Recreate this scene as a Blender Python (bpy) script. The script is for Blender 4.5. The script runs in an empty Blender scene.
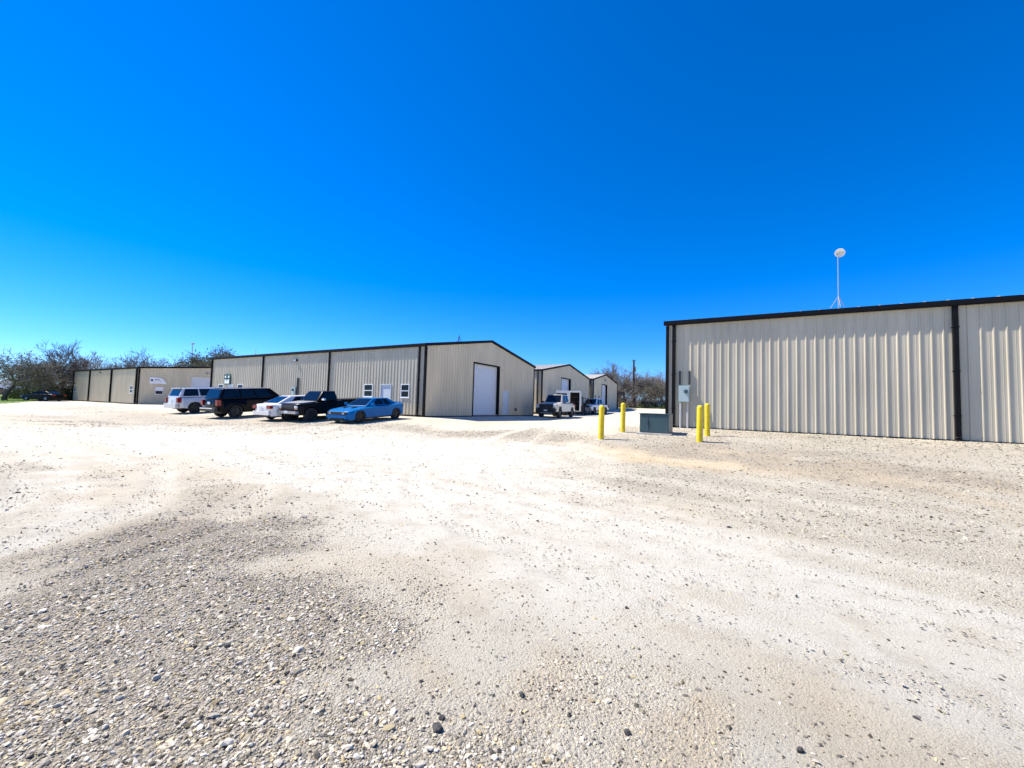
import bpy, bmesh, math, random
import numpy as np
from mathutils import Vector, Matrix

rad = math.radians
sc = bpy.context.scene
COL = sc.collection

# ------------------------------------------------------------------ frame
EYE = 1.5
YAW = 1.0414                      # the building rows run along D1; D2 is square to them
D1 = (-math.sin(YAW), math.cos(YAW))
D2 = (math.cos(YAW), math.sin(YAW))
ANG = math.atan2(-D1[1], -D1[0])   # local +X = -D1, local +Y = D2


def P(a, b):
    return (a * D1[0] + b * D2[0], a * D1[1] + b * D2[1])


def ss(lo, hi, x):
    t = np.clip((x - lo) / (hi - lo), 0, 1)
    return t * t * (3 - 2 * t)


def terr(x, y):
    a = x * D1[0] + y * D1[1]
    b = x * D2[0] + y * D2[1]
    g = .725 - .155 * ss(4, 17, a) - .28 * ss(48, 68, a) - .26 * np.exp(-((a - 12.2) / 3.6) ** 2) * (1 - ss(34, 42, b))
    z = g * ss(8, 20, b)
    return z + (1 - ss(45, 70, a)) * (1.35 * ss(44, 92, b))


def tz(x, y):
    return float(terr(x, y))


# ------------------------------------------------------------------ value noise
_rng = np.random.default_rng(7)
_G = _rng.random((256, 256))


def vnoise(x, y):
    xi = np.floor(x).astype(int); yi = np.floor(y).astype(int)
    fx = x - xi; fy = y - yi
    fx = fx * fx * (3 - 2 * fx); fy = fy * fy * (3 - 2 * fy)
    g = lambda i, j: _G[i & 255, j & 255]
    return (g(xi, yi) * (1 - fx) + g(xi + 1, yi) * fx) * (1 - fy) + (g(xi, yi + 1) * (1 - fx) + g(xi + 1, yi + 1) * fx) * fy


def fbm(x, y, o=4):
    s = 0; a = .5
    for k in range(o):
        s = s + a * vnoise(x * 2 ** k + 17.3 * k, y * 2 ** k + 5.1 * k); a *= .5
    return s / (1 - .5 ** o)


# ------------------------------------------------------------------ materials
MATS = {}


def mat(name, col, rough=.6, metal=0., var=0., vscale=4., bump=0., bscale=60., coat=0., spec=.5, emit=None, stretch=None):
    if name in MATS:
        return MATS[name]
    m = bpy.data.materials.new(name); m.use_nodes = True
    nt = m.node_tree; b = nt.nodes['Principled BSDF']
    b.inputs['Base Color'].default_value = (*col, 1)
    b.inputs['Roughness'].default_value = rough
    b.inputs['Metallic'].default_value = metal
    b.inputs['Specular IOR Level'].default_value = spec
    b.inputs['Coat Weight'].default_value = coat
    b.inputs['Coat Roughness'].default_value = .04
    if var or bump:
        tc = nt.nodes.new('ShaderNodeTexCoord')
        mp = nt.nodes.new('ShaderNodeMapping')
        nt.links.new(tc.outputs['Object'], mp.inputs[0])
        if stretch:
            mp.inputs['Scale'].default_value = stretch
    if var:
        n = nt.nodes.new('ShaderNodeTexNoise'); n.inputs['Scale'].default_value = vscale; n.inputs['Detail'].default_value = 5
        nt.links.new(mp.outputs[0], n.inputs['Vector'])
        r = nt.nodes.new('ShaderNodeMapRange')
        r.inputs['From Min'].default_value = .3; r.inputs['From Max'].default_value = .7
        r.inputs['To Min'].default_value = 1 - var; r.inputs['To Max'].default_value = 1 + var
        nt.links.new(n.outputs['Fac'], r.inputs['Value'])
        h = nt.nodes.new('ShaderNodeVectorMath'); h.operation = 'SCALE'
        h.inputs[0].default_value = col
        nt.links.new(r.outputs[0], h.inputs['Scale'])
        nt.links.new(h.outputs[0], b.inputs['Base Color'])
    if bump:
        n2 = nt.nodes.new('ShaderNodeTexNoise'); n2.inputs['Scale'].default_value = bscale; n2.inputs['Detail'].default_value = 4
        nt.links.new(mp.outputs[0], n2.inputs['Vector'])
        bp = nt.nodes.new('ShaderNodeBump'); bp.inputs['Strength'].default_value = bump; bp.inputs['Distance'].default_value = .02
        nt.links.new(n2.outputs['Fac'], bp.inputs['Height']); nt.links.new(bp.outputs[0], b.inputs['Normal'])
    MATS[name] = m
    return m


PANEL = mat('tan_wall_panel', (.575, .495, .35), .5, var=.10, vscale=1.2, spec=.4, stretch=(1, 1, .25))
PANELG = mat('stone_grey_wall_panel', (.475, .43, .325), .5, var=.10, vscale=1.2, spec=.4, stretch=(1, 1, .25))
TRIM = mat('black_trim', (.006, .006, .007), .6, var=.2, spec=.12)
ROOF = mat('pale_roof_metal', (.46, .43, .36), .5, metal=.0, var=.06, vscale=.6)
CONC = mat('concrete', (.42, .40, .36), .9, var=.15, vscale=5, bump=.4)
DOORW = mat('white_door_paint', (.62, .64, .66), .45, var=.03)
DOORG = mat('pale_grey_door_paint', (.52, .57, .61), .45, var=.04)
FRAMEW = mat('white_vinyl', (.78, .79, .80), .4, var=.02)
GLASS = mat('dark_glass', (.006, .008, .010), .08, var=.1, spec=.2)
GLASSB = mat('tinted_car_glass', (.004, .006, .010), .04, var=.1, spec=.35)
YEL = mat('yellow_paint', (.74, .53, .008), .55, var=.14, vscale=6)
TRANS = mat('teal_grey_enamel', (.035, .075, .082), .45, var=.08, vscale=3)
TRANSL = mat('light_grey_enamel', (.24, .235, .23), .5, var=.06)
EBOX = mat('pale_green_grey_enamel', (.36, .45, .44), .4, var=.05)
GALV = mat('galvanised_steel', (.55, .56, .57), .35, metal=.7, var=.1, vscale=12)
GREYPVC = mat('grey_conduit', (.48, .48, .46), .5, var=.05)
DISH = mat('dish_white', (.75, .76, .74), .45, var=.04)
BRASS = mat('dull_yellow_feed', (.45, .38, .16), .5, var=.1)
TYRE = mat('tyre_rubber', (.018, .018, .018), .85, var=.2, vscale=20)
RIMB = mat('rim_black', (.03, .03, .032), .35, metal=.5, var=.1)
RIMS = mat('rim_silver', (.42, .43, .45), .3, metal=.8, var=.1)
CHROME = mat('chrome', (.75, .76, .78), .12, metal=1., var=.05)
PLAST = mat('black_plastic', (.02, .02, .02), .6, var=.1)
BLUE = mat('sky_blue_car_paint', (.0, .122, .345), .35, var=.02, coat=.06, spec=.12)
BLACK = mat('black_car_paint', (.002, .002, .003), .3, var=.1, spec=.14)
WHITE = mat('white_car_paint', (.74, .72, .68), .3, var=.02, coat=.4)
SILVER = mat('silver_white_car_paint', (.58, .59, .60), .3, metal=.1, var=.02, coat=.4)
LAMPR = mat('red_lens', (.22, .003, .006), .25, var=.05)
LAMPC = mat('clear_lens', (.55, .58, .60), .1, var=.05, coat=1.)
LAMPA = mat('amber_lens', (.5, .18, .01), .2, var=.05, coat=1.)
PLATE = mat('plate_white', (.7, .72, .74), .4, var=.05)
SIGNW = mat('sign_white', (.78, .80, .82), .4, var=.02)
SIGNG = mat('sign_green', (.02, .075, .055), .45, var=.05)
SIGND = mat('sign_dark_ink', (.05, .08, .14), .5, var=.05)
WOOD = mat('weathered_brown_wood', (.13, .085, .06), .9, var=.3, vscale=3)
BARK = mat('grey_brown_bark', (.085, .068, .055), .95, var=.35, vscale=3)
TWIG = mat('winter_twigs', (.19, .16, .135), .95, var=.35, vscale=2)
LEAFD = mat('olive_leaves', (.07, .085, .022), .8, var=.4, vscale=2)
LEAFG = mat('fresh_green_leaves', (.09, .13, .03), .8, var=.35, vscale=3)
GRASSB = mat('lawn_blades', (.15, .27, .015), .8, var=.3, vscale=3)
RUST = mat('rust_brown_steel', (.10, .07, .05), .8, var=.25, vscale=4)
DARKST = mat('dark_steel', (.03, .03, .035), .5, var=.2, vscale=6)
HOUSEW = mat('white_siding', (.75, .74, .72), .6, var=.04)
SHINGLE = mat('grey_shingles', (.20, .19, .19), .9, var=.15)
CREO = mat('creosoted_pole', (.045, .035, .028), .9, var=.3, vscale=5)
ROCK = mat('dark_rock', (.055, .053, .05), .85, var=.4, vscale=30, bump=.5)


# ------------------------------------------------------------------ mesh helpers
class MB:
    def __init__(s):
        s.v = []; s.f = []

    def add(s, vs, fs):
        o = len(s.v); s.v.extend([tuple(p) for p in vs]); s.f.extend([tuple(i + o for i in f) for f in fs])

    def box(s, c, d, M=None):
        x, y, z = d[0] / 2, d[1] / 2, d[2] / 2
        vs = [Vector((i * x, j * y, k * z)) for k in (-1, 1) for j in (-1, 1) for i in (-1, 1)]
        if M is not None:
            vs = [M @ p for p in vs]
        vs = [p + Vector(c) for p in vs]
        s.add(vs, [(0, 2, 3, 1), (4, 5, 7, 6), (0, 1, 5, 4), (2, 6, 7, 3), (0, 4, 6, 2), (1, 3, 7, 5)])

    def box2(s, lo, hi):
        s.box([(a + b) / 2 for a, b in zip(lo, hi)], [abs(b - a) for a, b in zip(lo, hi)])

    def tube(s, p, q, r0, r1=None, n=8, caps=True):
        r1 = r0 if r1 is None else r1
        p = Vector(p); q = Vector(q); d = (q - p)
        if d.length < 1e-6:
            return
        d.normalize()
        u = d.orthogonal().normalized(); w = d.cross(u)
        vs = []
        for c, r in ((p, r0), (q, r1)):
            for k in range(n):
                t = 2 * math.pi * k / n
                vs.append(c + (u * math.cos(t) + w * math.sin(t)) * r)
        fs = [(k, (k + 1) % n, n + (k + 1) % n, n + k) for k in range(n)]
        if caps:
            fs += [tuple(range(n))[::-1], tuple(range(n, 2 * n))]
        s.add(vs, fs)

    def lathe(s, prof, n=20, axis='z', c=(0, 0, 0)):
        vs = []
        for r, h in prof:
            for k in range(n):
                t = 2 * math.pi * k / n
                x, y, z = r * math.cos(t), r * math.sin(t), h
                if axis == 'y':
                    x, y, z = x, z, y
                if axis == 'x':
                    x, y, z = z, x, y
                vs.append((x + c[0], y + c[1], z + c[2]))
        fs = []
        for i in range(len(prof) - 1):
            for k in range(n):
                a = i * n + k; b = i * n + (k + 1) % n
                fs.append((a, b, b + n, a + n))
        s.add(vs, fs)

    def build(s, name, m, parent=None, smooth=None, bevel=0):
        me = bpy.data.meshes.new(name); me.from_pydata(s.v, [], s.f); me.update()
        bm = bmesh.new(); bm.from_mesh(me)
        bmesh.ops.recalc_face_normals(bm, faces=bm.faces)
        if bevel:
            bmesh.ops.bevel(bm, geom=bm.edges[:], offset=bevel, segments=2, affect='EDGES', profile=.6, clamp_overlap=True)
        bm.to_mesh(me); bm.free()
        me.materials.append(m)
        if smooth:
            me.polygons.foreach_set('use_smooth', [True] * len(me.polygons))
            me.set_sharp_from_angle(angle=rad(smooth))
        o = bpy.data.objects.new(name, me); COL.objects.link(o)
        if parent is not None:
            o.parent = parent
        return o


def tag(o, label=None, cat=None, group=None, kind=None):
    if label: o['label'] = label
    if cat: o['category'] = cat
    if group: o['group'] = group
    if kind: o['kind'] = kind
    return o


def thing(name, label, cat, loc, rz=0, group=None):
    o = bpy.data.objects.new(name, None); COL.objects.link(o)
    o.empty_display_size = .3
    o.location = loc; o.rotation_euler = (0, 0, rz)
    return tag(o, label, cat, group)


def copy_thing(root, loc, rz, label, scale=None):
    r = root.copy(); COL.objects.link(r); r.location = loc; r.rotation_euler = (0, 0, rz); r['label'] = label
    if scale is not None: r.scale = scale
    for ch in root.children:
        c = ch.copy(); COL.objects.link(c); c.parent = r
        for g in ch.children:
            d = g.copy(); COL.objects.link(d); d.parent = c
    return r


# ------------------------------------------------------------------ camera
cam = bpy.data.cameras.new('camera'); co = bpy.data.objects.new('camera', cam); COL.objects.link(co)
sc.camera = co
cam.sensor_width = 36; cam.lens = 410.08 / 1024 * 36; cam.clip_start = .05; cam.clip_end = 3000
co.matrix_world = Matrix.Translation((0, 0, EYE)) @ Matrix.Rotation(rad(90) + .0525, 4, 'X') @ Matrix.Rotation(.0292, 4, 'Z')

# ------------------------------------------------------------------ light
SUN_AZ = rad(59.67 + 16)           # left of straight ahead
SUN_EL = rad(53)
sd = Vector((-math.sin(SUN_AZ) * math.cos(SUN_EL), math.cos(SUN_AZ) * math.cos(SUN_EL), math.sin(SUN_EL)))
sl = bpy.data.lights.new('sun', 'SUN'); so = bpy.data.objects.new('sun', sl); COL.objects.link(so)
sl.energy = 5.0; sl.angle = rad(.5); sl.color = (1, .93, .82)
so.rotation_euler = (-sd).to_track_quat('-Z', 'Y').to_euler(); so.location = (0, 0, 30)
wo = bpy.data.worlds.new('World'); sc.world = wo; wo.use_nodes = True
nt = wo.node_tree; bg = nt.nodes['Background']
sky = nt.nodes.new('ShaderNodeTexSky'); sky.sky_type = 'NISHITA'; sky.sun_disc = False
sky.sun_elevation = SUN_EL; sky.sun_rotation = -SUN_AZ
sky.air_density = .85; sky.dust_density = .0; sky.ozone_density = 4.0; sky.altitude = 200
tint = nt.nodes.new('ShaderNodeMix'); tint.data_type = 'RGBA'; tint.blend_type = 'MULTIPLY'; tint.inputs[0].default_value = 1
tint.inputs[7].default_value = (.64, .79, 1.10, 1)
hs = nt.nodes.new('ShaderNodeHueSaturation'); hs.inputs['Saturation'].default_value = 1.22
nt.links.new(sky.outputs[0], tint.inputs[6]); nt.links.new(tint.outputs[2], hs.inputs['Color'])
nt.links.new(hs.outputs[0], bg.inputs[0]); bg.inputs[1].default_value = .115
sc.view_settings.view_transform = 'Standard'; sc.view_settings.look = 'None'
sc.view_settings.exposure = .85; sc.view_settings.gamma = 1; sc.view_settings.use_curve_mapping = False

# ------------------------------------------------------------------ ground patches (plan view, metres)
PATCH = {
    'gravel_near': [(-4.0, 3.0), (-4.0, 3.8), (-4.0, 4.5), (-3.4, 5.3), (-2.4, 4.8), (-1.5, 3.6), (-0.9, 2.7), (-0.4, 2.2), (0.1, 1.6), (-0.4, 0.8), (-2.2, 0.8), (-3.6, 1.7)],
    'gravel_brown': [(-5.3, 5.9), (-5.7, 7.4), (-3.4, 6.7), (-2.7, 5.2), (-3.5, 4.7), (-3.9, 4.2)],
    'gravel_mid_right': [(3.1, 9.8), (5.3, 8.8), (6.6, 7.0), (6.5, 4.6), (5.2, 3.4), (4.1, 3.5), (3.6, 3.9), (3.0, 4.6), (2.4, 6.6), (1.9, 8.7)],
    'gravel_wall': [(6.5, 19.5), (8.5, 18.6), (15.5, 14.6), (30, 6), (20, 3), (7.7, 6.2), (6.8, 8.0), (5.3, 10.4), (3.2, 13.1), (1.9, 15.6), (4.5, 16.9)],
    'beige_wall': [(2.9, 13.5), (6.5, 12.8), (8.6, 10.2), (10.7, 8.6), (8.3, 6.7), (6.6, 7.8), (5.0, 9.8), (2.3, 11.9)],
    'white_swath': [(-10.8, 21.0), (-4.0, 18.4), (0.3, 13.8), (1.2, 9.8), (2.0, 6.2), (3.0, 4.3), (3.7, 3.2), (4.0, 2.6), (2.6, 1.7), (2.4, 2.1), (1.9, 2.7), (1.0, 3.0), (-0.2, 3.4), (-1.4, 4.5), (-3.0, 7.0), (-8.0, 10.6), (-14.2, 13.1), (-19.6, 19.7)],
    'left_grey': [(-11.6, 8.1), (-8.7, 8.0), (-6.0, 5.8), (-4.9, 4.6), (-5.0, 3.7), (-9, 3)],
    'track': [(-15.5, 12.6), (-9.7, 9.0), (-6.5, 6.5), (-5.1, 4.9), (-4.5, 3.7), (-4.6, 3.4), (-4.8, 3.6), (-4.8, 4.0), (-5.5, 5.1), (-6.6, 6.3), (-9.1, 8.2), (-12.9, 10.5)],
    'park': [(-50, 44), (-21.7, 28.7), (-4.6, 21.0), (2.1, 17.9), (1.8, 14.7), (-4.1, 15.3), (-14.6, 16.8), (-30, 24)],
    'beige_a': [(-0.1, 2.2), (0.3, 2.5), (0.6, 2.2), (0.4, 1.9), (0.1, 1.9)],
    'beige_b': [(-0.8, 2.7), (-0.3, 2.5), (-0.1, 2.2), (-0.4, 2.2)],
    'beige_c': [(0.5, 2.0), (1.0, 2.2), (1.2, 2.0), (0.8, 1.7), (0.4, 1.7)],
    'beige_d': [(3.1, 3.4), (3.4, 3.1), (3.5, 2.7), (3.2, 2.4), (2.9, 2.7), (2.8, 3.1)],
    'pebbles_a': [(0.2, 2.7), (0.8, 2.6), (1.1, 2.1), (0.8, 1.7), (0.2, 1.7), (-0.2, 2.2)],
    'pebbles_b': [(-2.6, 3.9), (-0.8, 3.8), (-0.2, 2.9), (-0.4, 2.2), (-1.1, 2.7)],
}


def sdf(poly, x, y):
    d = np.full(x.shape, 1e9); inside = np.zeros(x.shape, bool)
    n = len(poly)
    for i in range(n):
        ax, ay = poly[i]; bx, by = poly[(i + 1) % n]
        ex, ey = bx - ax, by - ay
        t = np.clip(((x - ax) * ex + (y - ay) * ey) / (ex * ex + ey * ey), 0, 1)
        d = np.minimum(d, np.hypot(x - ax - t * ex, y - ay - t * ey))
        c = ((ay > y) != (by > y)) & (x < (bx - ax) * (y - ay) / ((by - ay) if by != ay else 1e-9) + ax)
        inside ^= c
    return np.where(inside, d, -d)


def patch(name, x, y, soft):
    w = (fbm(x * .9 / soft + 9, y * .9 / soft + 3, 4) - .5) * soft * 2.6
    return ss(-soft * .6, soft * .6, sdf(PATCH[name], x, y) + w)


def spline(pts, n=8):
    out = []
    q = [pts[0]] + pts + [pts[-1]]
    for i in range(1, len(q) - 2):
        p0, p1, p2, p3 = q[i - 1:i + 3]
        for k in range(n):
            t = k / n
            out.append(tuple(.5 * (2 * p1[j] + (p2[j] - p0[j]) * t + (2 * p0[j] - 5 * p1[j] + 4 * p2[j] - p3[j]) * t * t + (3 * p1[j] - p0[j] - 3 * p2[j] + p3[j]) * t ** 3) for j in (0, 1)))
    return np.array(out + [pts[-1]])


RUTS = [([(4.6, .8), (3.2, 2.6), (1.2, 4.3), (-.8, 7.0), (-1.2, 11), (0.3, 16), (3, 23), (6.5, 34)], 1.),
        ([(5.5, 1.6), (3.6, 3.6), (.6, 5.2), (-3.4, 8.0), (-9, 12.4), (-17, 18), (-30, 28), (-46, 38)], 1.),
        ([(-7.5, 1.5), (-5.6, 3.6), (-5.9, 5.8), (-8.0, 7.8), (-12, 10.2), (-20, 14.5), (-34, 22)], 1.),
        ([(-6.3, 1.2), (-4.4, 3.4), (-4.5, 6.0), (-6.6, 9.0), (-11, 12.8), (-20, 18.5)], .8),
        ([(9, 2.2), (6.2, 5), (3.2, 7.6), (-1, 10.5), (-8, 14.4), (-18, 20), (-30, 26)], .7),
        ([(-13, 4), (-9.5, 6.2), (-5, 8.6), (0, 12.5), (3.2, 18), (5.6, 26)], .6)]
_RC = []
for _p, _w in RUTS:
    c_ = spline(_p); tg = np.gradient(c_, axis=0); tg /= np.linalg.norm(tg, axis=1)[:, None]; nn = np.stack([-tg[:, 1], tg[:, 0]], 1)
    for o_ in (-.78, .78): _RC.append((c_ + nn * o_, _w))


def ruts(x, y):
    """0..1 how much a wheel path has polished the yard here, and the height it leaves"""
    best = np.zeros(x.shape); hgt = np.zeros(x.shape)
    near = (np.abs(x) < 50) & (y > 0) & (y < 40)
    X = x[near]; Y = y[near]
    wob = (fbm(X * .7 + 5, Y * .7, 3) - .5) * .25
    bb = np.zeros(X.shape); hh_ = np.zeros(X.shape)
    for c, w in _RC:
        d = np.full(X.shape, 9.)
        for i in range(len(c) - 1):
            ax, ay = c[i]; ex, ey = c[i + 1] - c[i]
            t = np.clip(((X - ax) * ex + (Y - ay) * ey) / (ex * ex + ey * ey), 0, 1)
            d = np.minimum(d, np.hypot(X - ax - t * ex, Y - ay - t * ey))
        d = d + wob
        k = w * (1 - ss(.10, .30, d)) * (.35 + 1.1 * fbm(X * .5 + w * 9, Y * .5 + 60, 3))
        bb = np.maximum(bb, np.clip(k, 0, 1))
        hh_ += w * (np.exp(-((d - .27) / .09) ** 2) * .010 - np.exp(-(d / .14) ** 2) * .012)
    best[near] = bb; hgt[near] = hh_
    return best, hgt


def fields(x, y):
    """gravel amount, beige amount, white dust amount at a ground point"""
    gn = np.clip(patch('gravel_near', x, y, .85) * 1.15, 0, 1)
    gb = patch('gravel_brown', x, y, .8)
    gm = patch('gravel_mid_right', x, y, 2.4)
    gw = patch('gravel_wall', x, y, 1.6)
    lg = patch('left_grey', x, y, 1.8)
    pk = patch('park', x, y, 1.6)
    tr = patch('track', x, y, .35)
    sw = patch('white_swath', x, y, 1.4)
    be = np.maximum.reduce([patch('beige_wall', x, y, 1.), patch('beige_a', x, y, .25), patch('beige_b', x, y, .25),
                            patch('beige_c', x, y, .25), patch('beige_d', x, y, .3) * .8])
    pb = np.maximum(patch('pebbles_a', x, y, .4), patch('pebbles_b', x, y, .5))
    n1 = fbm(x * .35 + 40, y * .35 + 11, 5)
    n2 = fbm(x * 1.7 + 4, y * 1.7 + 31, 4)
    g = np.maximum.reduce([gn, gb * .35, gm * .7, gw * .6, lg * .75, pk * .6, pb * .25])
    g = g + (n1 - .5) * .5 + (n2 - .5) * .35
    # traffic polishes the yard in long streaks
    wx = x + (fbm(x * .12 + 3, y * .12, 2) - .5) * 6; wy = y + (fbm(x * .12, y * .12 + 30, 2) - .5) * 6
    st = fbm((-.77 * wx + .64 * wy) * .14 + 50, (.64 * wx + .77 * wy) * 1.5, 4)
    st2 = fbm((-.15 * wx + .99 * wy) * .10 + 90, (.99 * wx + .15 * wy) * 1.9, 4)
    g = g + (st - .5) * .55 + (st2 - .5) * .3
    g = g * (1 - .5 * sw * (1 - gn))
    g = g + (fbm(x * 3.1 + 7, y * 3.1 + 2, 4) - .5) * .35
    g = g * (1 - .6 * tr * (1 - gn))
    rt, _h = ruts(x, y)
    g = g * (1 - .75 * rt * (1 - .6 * gn))
    g = np.clip(g + .09, 0, 1)
    be = np.clip(be * .8 + gb * .5 + pk * .35 + gw * .25 + (fbm(x * .5 + 70, y * .5, 4) - .52) * 1.6, 0, 1)
    global LASTN
    LASTN = gn
    return g, be * (1 - .5 * sw), np.clip(sw * (.55 + .9 * (1 - st)) + tr * .7 + (.5 - st) * .8 + rt * .7, 0, 1)


def grid_axis(lo, dense_lo, dense_hi, hi, step, far):
    a = [dense_lo]
    while a[-1] < dense_hi: a.append(a[-1] + step)
    s = step
    while a[-1] < hi: s = min(s * 1.12, far); a.append(a[-1] + s)
    s = step; b = []
    c = dense_lo
    while c > lo: s = min(s * 1.12, far); c -= s; b.append(c)
    return np.array(b[::-1] + a)


def micro(x, y):
    r = np.hypot(x, y)
    k = 1 - ss(14, 30, r)
    return k * ((fbm(x * .8, y * .8 + 8, 4) - .5) * .05 + (fbm(x * 6 + 3, y * 6, 3) - .5) * .018)


gx = grid_axis(-700, -9, 9, 700, .075, 30)
gy = grid_axis(-60, 0.6, 14, 900, .075, 30)
GX, GY = np.meshgrid(gx, gy)
GZ = terr(GX, GY) + micro(GX, GY) + ruts(GX, GY)[1]
vs = np.stack([GX, GY, GZ], -1).reshape(-1, 3)
nx, ny = len(gx), len(gy)
idx = np.arange(nx * ny).reshape(ny, nx)
fs = np.stack([idx[:-1, :-1], idx[:-1, 1:], idx[1:, 1:], idx[1:, :-1]], -1).reshape(-1, 4)
me = bpy.data.meshes.new('ground')
me.vertices.add(len(vs)); me.vertices.foreach_set('co', vs.astype(np.float32).ravel())
me.loops.add(fs.size); me.loops.foreach_set('vertex_index', fs.astype(np.int32).ravel())
me.polygons.add(len(fs)); me.polygons.foreach_set('loop_start', np.arange(0, fs.size, 4, dtype=np.int32))
me.update(calc_edges=True); me.validate()
me.polygons.foreach_set('use_smooth', np.ones(len(fs), bool))
g_, b_, w_ = fields(vs[:, 0], vs[:, 1])
at = me.attributes.new('zone', 'FLOAT_COLOR', 'POINT')
at.data.foreach_set('color', np.stack([g_, b_, w_, LASTN], -1).astype(np.float32).ravel())
ground = bpy.data.objects.new('ground', me); COL.objects.link(ground)
ground['kind'] = 'structure'

gm_ = bpy.data.materials.new('crushed_limestone'); gm_.use_nodes = True
nt = gm_.node_tree; N = nt.nodes; Lk = nt.links.new
bs = N['Principled BSDF']; bs.inputs['Roughness'].default_value = .95; bs.inputs['Specular IOR Level'].default_value = .15
tc = N.new('ShaderNodeTexCoord')
za = N.new('ShaderNodeAttribute'); za.attribute_name = 'zone'
sp = N.new('ShaderNodeSeparateColor'); Lk(za.outputs['Color'], sp.inputs[0])


def mixc(a, b, f, blend='MIX'):
    m = N.new('ShaderNodeMix'); m.data_type = 'RGBA'; m.blend_type = blend
    for s_, v in ((0, f), (6, a), (7, b)):
        if isinstance(v, (int, float)): m.inputs[s_].default_value = v
        elif isinstance(v, tuple): m.inputs[s_].default_value = (*v, 1)
        else: Lk(v, m.inputs[s_])
    return m.outputs[2]


def mth(op, a, b=None, clamp=False):
    m = N.new('ShaderNodeMath'); m.operation = op; m.use_clamp = clamp
    for s_, v in ((0, a), (1, b)):
        if v is None: continue
        if isinstance(v, (int, float)): m.inputs[s_].default_value = v
        else: Lk(v, m.inputs[s_])
    return m.outputs[0]


def vor(scale, feat='F1', rnd=1.):
    v = N.new('ShaderNodeTexVoronoi'); v.inputs['Scale'].default_value = scale; v.feature = feat; v.inputs['Randomness'].default_value = rnd
    Lk(tc.outputs['Object'], v.inputs['Vector']); return v


def noi(scale, det=5, rough=.6):
    v = N.new('ShaderNodeTexNoise'); v.inputs['Scale'].default_value = scale; v.inputs['Detail'].default_value = det; v.inputs['Roughness'].default_value = rough
    Lk(tc.outputs['Object'], v.inputs['Vector']); return v.outputs['Fac']


def rng(v, a, b, c, d):
    m = N.new('ShaderNodeMapRange'); Lk(v, m.inputs[0])
    for i, q in enumerate((a, b, c, d)): m.inputs[i + 1].default_value = q
    return m.outputs[0]


G, B, Wt = sp.outputs[0], sp.outputs[1], sp.outputs[2]
dust = mixc((.57, .525, .42), (.56, .45, .29), B)
dust = mixc(dust, (.64, .605, .51), mth('MULTIPLY', Wt, .85))
dust = mixc(dust, (.42, .355, .255), mth('MULTIPLY', rng(noi(2.2, 8, .75), .48, .72, 0, 1), .6))
v1 = vor(55); v2 = vor(130); v3 = vor(22)
s1 = N.new('ShaderNodeSeparateColor'); Lk(v1.outputs['Color'], s1.inputs[0])
s2 = N.new('ShaderNodeSeparateColor'); Lk(v2.outputs['Color'], s2.inputs[0])
s3 = N.new('ShaderNodeSeparateColor'); Lk(v3.outputs['Color'], s3.inputs[0])
stone = mixc((.22, .18, .14), (.53, .47, .37), s1.outputs[0])
stone = mixc(stone, (.42, .33, .22), mth('MULTIPLY', rng(s1.outputs[1], .8, .95, 0, 1), .6))
stone = mixc(stone, (.14, .135, .13), mth('MULTIPLY', rng(s1.outputs[2], .86, .93, 0, 1), .7))
fine = mixc((.22, .19, .145), (.58, .53, .43), s2.outputs[0])
stone = mixc(stone, fine, .4)
lite = mixc(stone, (.70, .64, .50), .74)
stone = mixc(lite, stone, mth('MULTIPLY', za.outputs['Alpha'], .8))
stone = mixc(stone, mixc(stone, (.44, .36, .27), B), .6)
base = mixc(dust, stone, mth('MULTIPLY', rng(mth('ADD', G, mth('MULTIPLY', mth('SUBTRACT', noi(9, 6, .7), .5), .9)), .15, .75, 0, 1), .92))
fleck = mth('MULTIPLY', rng(s2.outputs[1], .74, .80, 0, 1), rng(v2.outputs['Distance'], .34, .22, 0, 1))
base = mixc(base, (.10, .09, .08), mth('MULTIPLY', fleck, .85))
v4 = vor(9); s4 = N.new('ShaderNodeSeparateColor'); Lk(v4.outputs['Color'], s4.inputs[0])
fleck4 = mth('MULTIPLY', rng(s4.outputs[1], .90, .94, 0, 1), rng(v4.outputs['Distance'], .22, .12, 0, 1))
base = mixc(base, (.17, .155, .14), mth('MULTIPLY', fleck4, mth('ADD', mth('MULTIPLY', G, .6), .15)))
fleck3 = mth('MULTIPLY', rng(s3.outputs[1], .80, .85, 0, 1), rng(v3.outputs['Distance'], .30, .2, 0, 1))
base = mixc(base, (.16, .15, .14), mth('MULTIPLY', fleck3, .7))
Lk(base, bs.inputs['Base Color'])
h1 = mth('MULTIPLY', rng(v1.outputs['Distance'], 0, .7, 1, 0), mth('ADD', mth('MULTIPLY', G, 1.3), .12))
h2 = mth('MULTIPLY', rng(v2.outputs['Distance'], 0, .7, .45, 0), mth('ADD', G, .25))
hh = mth('ADD', mth('ADD', h1, h2), mth('MULTIPLY', noi(170, 6, .8), .7))
bp = N.new('ShaderNodeBump'); bp.inputs['Strength'].default_value = 1.; bp.inputs['Distance'].default_value = .02
Lk(hh, bp.inputs['Height']); Lk(bp.outputs[0], bs.inputs['Normal'])
me.materials.append(gm_)

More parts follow.
